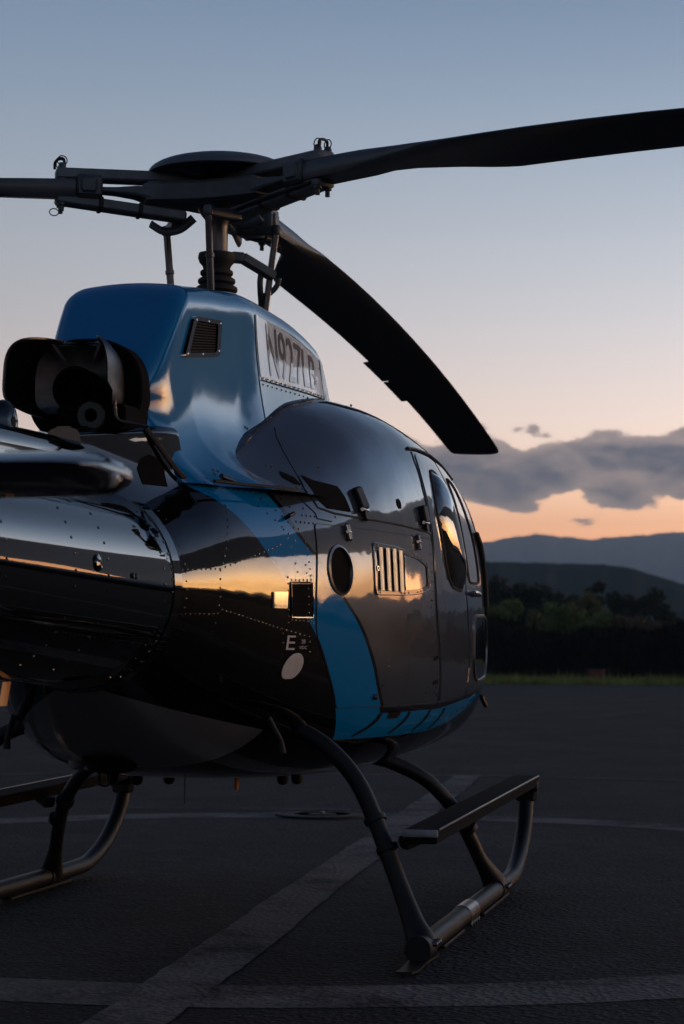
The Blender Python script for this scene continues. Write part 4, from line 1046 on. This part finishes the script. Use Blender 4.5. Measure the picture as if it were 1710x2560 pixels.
# the apron is level with z = 0 where the skids stand; the grass ground lies just under it
bpy.data.objects['ground'].location.z = -.06
o = sheet('tarmac', P, -.0005, asphalt('asphalt', ASPH)); 
mk = asphalt('worn_paint', ASPH, (.135, .124, .120), .45)
mk2 = asphalt('worn_thin_paint', ASPH, (.10, .095, .094), .45)
mrng = np.random.default_rng(21)
def rag(n, amp):                                   # crumbling paint edge
    a = mrng.normal(0, 1, n+8); a = np.convolve(a, [.25, .5, .25], 'same')[4:n+4]
    return amp*(a*.5 + np.interp(np.arange(n), np.arange(0, n+9, 9), mrng.normal(0, .8, len(np.arange(0, n+9, 9)))))
def ringsheet(name, c, r0, r1, mat, z, a0=0, a1=2*math.pi, n=None, amp=.008):
    n = n or int((r0+r1)*math.pi/.05); e0, e1 = rag(n, amp), rag(n, amp); V = []; F = []
    for i in range(n):
        a = a0 + (a1-a0)*i/n
        for r in (r0+e0[i], r1+e1[i]): V.append((c[0]+r*math.cos(a), c[1]+r*math.sin(a), z))
    for i in range(n): F.append((2*i, 2*i+1, (2*i+3) % (2*n), (2*i+2) % (2*n)))
    o = mesh_obj(name, V, F, mat, smooth=False); o['kind'] = 'structure'; return o
CC = (1.86, .05)
ringsheet('circle_marking', CC, 3.55, 3.98, mk, .0015)
ringsheet('outer_circle_marking', (1.9, .4), 8.45, 8.58, mk2, .0035)
def stripe(name, a, b, w, mat, z, amp=.008):
    a, b = np.array(a, float), np.array(b, float); L = np.linalg.norm(b-a); d = (b-a)/L; s = np.array((-d[1], d[0])); n = max(8, min(400, int(L/.05))); e0, e1 = rag(n+1, amp), rag(n+1, amp); V = []; F = []
    for i in range(n+1):
        p = a + d*L*i/n; q0, q1 = p + s*(w/2+e0[i]), p - s*(w/2+e1[i]); V += [(*q0, z), (*q1, z)]
    for i in range(n): F.append((2*i, 2*i+1, 2*i+3, 2*i+2))
    o = mesh_obj(name, V, F, mat, smooth=False); o['kind'] = 'structure'; return o
stripe('centre_line_marking', (10.45, .55), (-2.7, -.46), .26, mk, .0045)
stripe('taxi_line_marking', (43.5, 60), (42.2, -40), .16, mk2, .0035)
for i in range(5): stripe('bay_line_marking', (27.6+i*.25, 3.4-i*2.0), (32.4+i*.25, 2.5-i*2.0), .10, mk2, .0035)
stripe('edge_line_marking', (26.6, 12.6), (31.0, 12.2), .14, mk2, .0035)
stripe('joint_line_marking', (5.72, 2.6), (5.98, .7), .035, mk2, .0115)
# manhole cover
mh = empty('manhole_cover', (5.52, .80, 0)); tag(mh, 'round dark iron manhole cover set into the tarmac by the painted circle', 'manhole cover')
mb = MB(); mb.add(*lathe([(.33, 0), (.33, .016), (.30, .018), (.285, .018), (.285, .010), (.25, .010)], (0, 0, 0), (0, 0, 1), 40)); mb.build('manhole_frame', 'iron', mh)
mb = MB(); mb.add(*lathe([(.28, .002), (.28, .014), (.20, .015), (.195, .010), (.10, .010), (.095, .015), (.03, .016)], (0, 0, 0), (0, 0, 1), 40)); mb.build('manhole_lid', 'iron', mh)
mb = MB(); mb.add(*lathe([(.016, .012), (.016, .026), (.01, .03)], (0, 0, 0), (0, 0, 1), 10)); mb.build('lifting_eye', 'steel', mh)

# ---- grass verge
VG = plain('verge_grass', (.17, .20, .06), .9, noise=.5, scale=1.2, spec=.1)
rng = np.random.default_rng(5)
V = []; F = []
for _ in range(26000):
    x = 66.9 + rng.random()**1.3*7.5; y = rng.uniform(-14, 34); h = rng.uniform(.12, .34)*(1+.5*math.sin(y*1.7)*math.sin(x*2.1)) + (.25 if rng.random() < .02 else 0); w = rng.uniform(.012, .03)
    a = rng.uniform(0, math.pi); c, s = math.cos(a)*w, math.sin(a)*w; lx, ly = rng.normal(0, .07, 2); k = len(V)
    V += [(x-c, y-s, -.06), (x+c, y+s, -.06), (x+lx, y+ly, h)]; F.append((k, k+1, k+2))
o = mesh_obj('grass_verge', V, F, VG, smooth=False); tag(o, 'low green grass verge along the far edge of the tarmac', 'grass', kind='stuff')
# ---- dark bank behind the verge
def bank_h(x, y):
    t = (x-73.5)/7.5
    if t <= 0: return -.06
    s = min(1, t)*min(1, max(0, (96-x)/9)); s = s*s*(3-2*s)
    return -.06 + s*(2.2 + .26*math.sin(y*.55+1) + .2*math.sin(y*1.3) + .12*math.sin(y*3.1+x))
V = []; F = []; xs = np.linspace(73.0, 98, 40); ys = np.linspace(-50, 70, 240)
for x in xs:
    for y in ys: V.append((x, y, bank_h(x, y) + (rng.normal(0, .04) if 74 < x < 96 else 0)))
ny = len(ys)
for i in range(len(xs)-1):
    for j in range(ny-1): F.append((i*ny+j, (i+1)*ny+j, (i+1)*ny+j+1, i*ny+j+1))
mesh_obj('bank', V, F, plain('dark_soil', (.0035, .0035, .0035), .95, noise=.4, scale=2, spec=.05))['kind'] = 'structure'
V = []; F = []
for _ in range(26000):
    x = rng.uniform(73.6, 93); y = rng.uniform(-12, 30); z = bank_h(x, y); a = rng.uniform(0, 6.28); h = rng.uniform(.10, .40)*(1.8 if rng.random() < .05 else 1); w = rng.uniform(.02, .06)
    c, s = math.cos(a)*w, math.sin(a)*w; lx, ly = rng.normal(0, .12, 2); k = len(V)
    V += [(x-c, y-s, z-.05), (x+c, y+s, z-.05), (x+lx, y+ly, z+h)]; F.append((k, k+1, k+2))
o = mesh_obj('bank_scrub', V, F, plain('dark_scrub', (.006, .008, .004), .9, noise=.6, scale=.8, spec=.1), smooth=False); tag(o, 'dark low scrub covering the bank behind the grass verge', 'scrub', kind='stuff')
# ---- red box on the verge
rb = empty('red_box', (71.5, 5.22, -.06)); tag(rb, 'small dark red box standing on the grass verge', 'box')
mb = MB(); mb.add(*bar((-.25, 0, .30), (.25, 0, .30), .60, .50)); mb.build('box_body', plain('dark_red_paint', (.10, .010, .010), .6, noise=.3, scale=8), rb)
mb = MB(); mb.add(*bar((-.28, 0, .575), (.28, 0, .575), .66, .05)); mb.build('box_lid', plain('red_lid_paint', (.07, .009, .009), .5, noise=.2), rb)
for yy in (-.22, .22):
    mb = MB(); mb.add(*bar((-.22, yy, .035), (.22, yy, .035), .07, .07)); mb.build('box_foot', 'gear', rb)

# ---- trees and bushes behind the bank
def leafmat(name, c): return plain(name, c, .85, noise=.55, scale=.9, spec=.15)
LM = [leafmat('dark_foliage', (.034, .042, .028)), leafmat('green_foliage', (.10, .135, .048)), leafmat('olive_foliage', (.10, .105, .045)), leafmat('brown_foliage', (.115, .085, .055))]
BARK = plain('bark', (.03, .024, .018), .9, noise=.4, scale=6)
def tree_meshes(seed, lobes, nleaf, leaf, spread):
    g = np.random.default_rng(seed); V = []; F = []
    L = []
    for i in range(lobes):
        a = g.uniform(0, 6.28); rr = spread*.62*math.sqrt(g.random()); hz = g.uniform(.22, .86); L.append((rr*math.cos(a)*(1.15-.6*hz), rr*math.sin(a)*(1.15-.6*hz), hz, spread*g.uniform(.20, .40)*(1.15-.5*hz)))
    L.append((g.normal(0, .03), g.normal(0, .03), .88, spread*.24))
    for _ in range(nleaf):
        cx, cy, cz, r = L[g.integers(len(L))]
        d = g.normal(size=3); d /= np.linalg.norm(d); q = r*(g.random()**.4)*g.uniform(.85, 1.2)
        p = np.array((cx, cy, cz)) + d*q*np.array((1, 1, .75)); p[2] = max(p[2], .03)
        u = g.normal(size=3); u /= np.linalg.norm(u); v = np.cross(u, g.normal(size=3)); v /= np.linalg.norm(v); s = leaf*g.uniform(.6, 1.5); k = len(V)
        V += [p-u*s, p+v*s*.6, p+u*s, p-v*s*.6]; F.append((k, k+1, k+2, k+3))
    crown = (V, F)
    mb = MB(); mb.add(*tube(smooth_path([(0, 0, -.02), (g.normal(0, .01), g.normal(0, .01), .25), (g.normal(0, .03), g.normal(0, .03), .6)], 3), [.035, .033, .030, .026, .020, .014, .008], 7))
    for i in range(min(5, lobes)):
        cx, cy, cz, r = L[i]; mb.add(*tube([(0, 0, max(.1, cz-.28)), (cx*.6, cy*.6, cz-.1), (cx, cy, cz)], [.016, .010, .004], 5))
    return crown, (mb.V, mb.F)
KIND = {'tall': dict(lobes=12, nleaf=2600, leaf=.020, spread=.34), 'round': dict(lobes=13, nleaf=3000, leaf=.022, spread=.55), 'bush': dict(lobes=12, nleaf=2600, leaf=.034, spread=.75)}
proto = {}
for i, (kd, a) in enumerate(KIND.items()):
    for v in range(3): proto[kd, v] = tree_meshes(40+i*7+v, **a)
cache = {}
def plant(name, kd, v, mi, loc, h, label, cat, group, wx=1.0):
    r = empty(name, loc); r.scale = (h*wx, h*wx, h); r.rotation_euler = (0, 0, (loc[0]*7.3+loc[1]*3.1) % 6.28)
    for pn, idx, m in (('crown', 0, LM[mi]), ('trunk', 1, BARK)):
        key = (kd, v, idx, mi)
        if key not in cache:
            o = mesh_obj(pn, *proto[kd, v][idx], m, r, smooth=(idx == 1)); cache[key] = o.data
        else:
            o = bpy.data.objects.new(pn, cache[key]); col.objects.link(o); o.parent = r
    tag(r, label, cat, group); return r
BACK = [(150, 21.6, 7.05), (148, 19.9, 7.24), (152, 18.9, 6.89), (150, 17.2, 6.69), (155, 16.4, 6.15), (152, 14.7, 5.93), (150, 12.9, 7.11), (156, 12.0, 6.24), (150, 10.2, 5.87), (154, 9.3, 5.86), (148, 7.8, 6.29), (150, 6.6, 4.1), (152, 5.3, 4.99)]
for i, (x, y, h) in enumerate(BACK):
    tall = h > 6.8
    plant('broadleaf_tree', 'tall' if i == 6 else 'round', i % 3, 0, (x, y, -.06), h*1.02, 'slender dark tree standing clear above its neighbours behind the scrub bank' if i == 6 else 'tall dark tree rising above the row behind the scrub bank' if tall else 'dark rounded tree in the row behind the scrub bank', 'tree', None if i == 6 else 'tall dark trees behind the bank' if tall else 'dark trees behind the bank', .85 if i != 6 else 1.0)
for i in range(10):
    y = 24.5 + i*2.9 if i < 7 else 2.4 - (i-7)*2.8
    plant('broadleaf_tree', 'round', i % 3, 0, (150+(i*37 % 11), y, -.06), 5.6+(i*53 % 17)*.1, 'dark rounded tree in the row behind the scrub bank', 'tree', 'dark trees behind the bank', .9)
FRONT = [(112, 15.1, 3.84), (115, 14.4, 4.39), (110, 12.5, 3.56), (114, 11.9, 4.13), (112, 10.6, 4.12), (116, 10.0, 4.66), (110, 8.4, 3.52), (113, 7.7, 3.39), (110, 6.4, 3.22), (112, 5.6, 3.0), (110, 4.3, 2.88)]
LB = {1: ('green leafy bush growing behind the dark bank, before the trees', 'green bushes behind the bank'), 2: ('pale olive bush growing behind the dark bank, before the trees', 'olive bushes behind the bank'), 3: ('brownish dry bush growing behind the dark bank, before the trees', 'brown bushes behind the bank')}
for i, (x, y, h) in enumerate(FRONT):
    mi = (1, 1, 2, 1, 1, 2, 1, 3, 3, 3, 1)[i]
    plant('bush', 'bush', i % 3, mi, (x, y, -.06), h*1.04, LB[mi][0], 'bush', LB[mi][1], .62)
for i in range(8):
    y = 17 + i*2.2 if i < 5 else 2.6 - (i-5)*2.1; mi = (1, 2, 1)[i % 3]
    plant('bush', 'bush', i % 3, mi, (111+(i*29 % 6), y, -.06), 3.3+(i*31 % 9)*.1, LB[mi][0], 'bush', LB[mi][1], .62)

# ---- hills all round the plain
def hill_ring(name, R, depth, known, base_deg, amp, seed, mat, rough):
    g = np.random.default_rng(seed); ph = g.uniform(0, 6.28, 9)
    ka = np.array([k[0] for k in known]); ke = np.array([k[1] for k in known]); o = np.argsort(ka); ka, ke = ka[o], ke[o]
    def elev(a):
        e = base_deg + amp*sum(math.sin(a/57.3*f + p)/f**.6 for f, p in zip((3, 5, 9, 14, 23, 37, 61, 97, 151), ph))*.42
        if ka[0]-14 < a < ka[-1]+14:
            k = float(np.interp(a, ka, ke)); w = min(1, (a-(ka[0]-14))/13, ((ka[-1]+14)-a)/13); w = max(0, w); w = w*w*(3-2*w)
            e = e*(1-w) + k*w + w*rough*sum(math.sin(a*f+p) for f, p in ((7.3, 1), (13.1, 2), (23, .4)))
        return max(.15, e)
    az = np.concatenate([np.arange(-10, 35, .12), np.arange(35, 350, .9)])
    prof = [(-1.0, 0), (-.8, .12), (-.6, .34), (-.42, .55), (-.27, .75), (-.13, .91), (0, 1.0), (.2, .93), (.5, .6), (1.0, 0)]
    V = []; F = []
    for i, a in enumerate(az):
        top = math.tan(math.radians(elev(a)))*R; r_ = math.radians(a)
        for d, hh in prof:
            rr = R + d*depth*(1+.12*math.sin(a*.9)); h = top*hh*(1 + (.05*math.sin(a*5.1+d*7)+.04*math.sin(a*13+d*17)) * (0 < hh < .8)) - (3 if hh == 0 else 0)
            V.append((rr*math.cos(r_)-8, rr*math.sin(r_)-2, h))
    m = len(prof); N = len(az)
    for i in range(N):
        j = (i+1) % N
        for k in range(m-1): F.append((i*m+k, i*m+k+1, j*m+k+1, j*m+k))
    ob = mesh_obj(name, V, F, mat, sharp=0); ob['kind'] = 'structure'; return ob
hill_ring('hills', 1100, 330, [(8.7, 2.64), (7.02, 2.60), (5.36, 2.56), (4.58, 2.48), (3.92, 2.28), (3.05, 2.01), (0, 1.5)], 1.35, .5, 3, plain('wooded_hill', (.022, .030, .018), .95, noise=.35, scale=.04, spec=0), .006)
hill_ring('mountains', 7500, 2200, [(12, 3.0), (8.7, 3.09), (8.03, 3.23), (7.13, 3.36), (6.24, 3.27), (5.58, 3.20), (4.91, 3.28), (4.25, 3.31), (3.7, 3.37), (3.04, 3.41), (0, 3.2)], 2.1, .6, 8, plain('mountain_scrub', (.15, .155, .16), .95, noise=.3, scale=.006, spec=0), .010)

# ---- evening haze over the plain
hz = MB(); S = 9900; zb, zt = -4.0, 640
hz.add([(-S, -S, zb), (S, -S, zb), (S, S, zb), (-S, S, zb), (-S, -S, zt), (S, -S, zt), (S, S, zt), (-S, S, zt)], [(0, 3, 2, 1), (4, 5, 6, 7), (0, 1, 5, 4), (1, 2, 6, 5), (2, 3, 7, 6), (3, 0, 4, 7)])
hm = bpy.data.materials.new('haze_air'); hm.use_nodes = True; hm.node_tree.nodes.clear()
pv = hm.node_tree.nodes.new('ShaderNodeVolumePrincipled'); pv.inputs['Density'].default_value = HAZE_D; pv.inputs['Color'].default_value = (.52, .77, 1, 1); pv.inputs['Anisotropy'].default_value = 0
mo = hm.node_tree.nodes.new('ShaderNodeOutputMaterial'); hm.node_tree.links.new(pv.outputs[0], mo.inputs['Volume'])
h_ = hz.build('haze', hm, None, smooth=False); tag(h_, 'thin blue evening haze over the plain and hills', 'haze', kind='stuff')
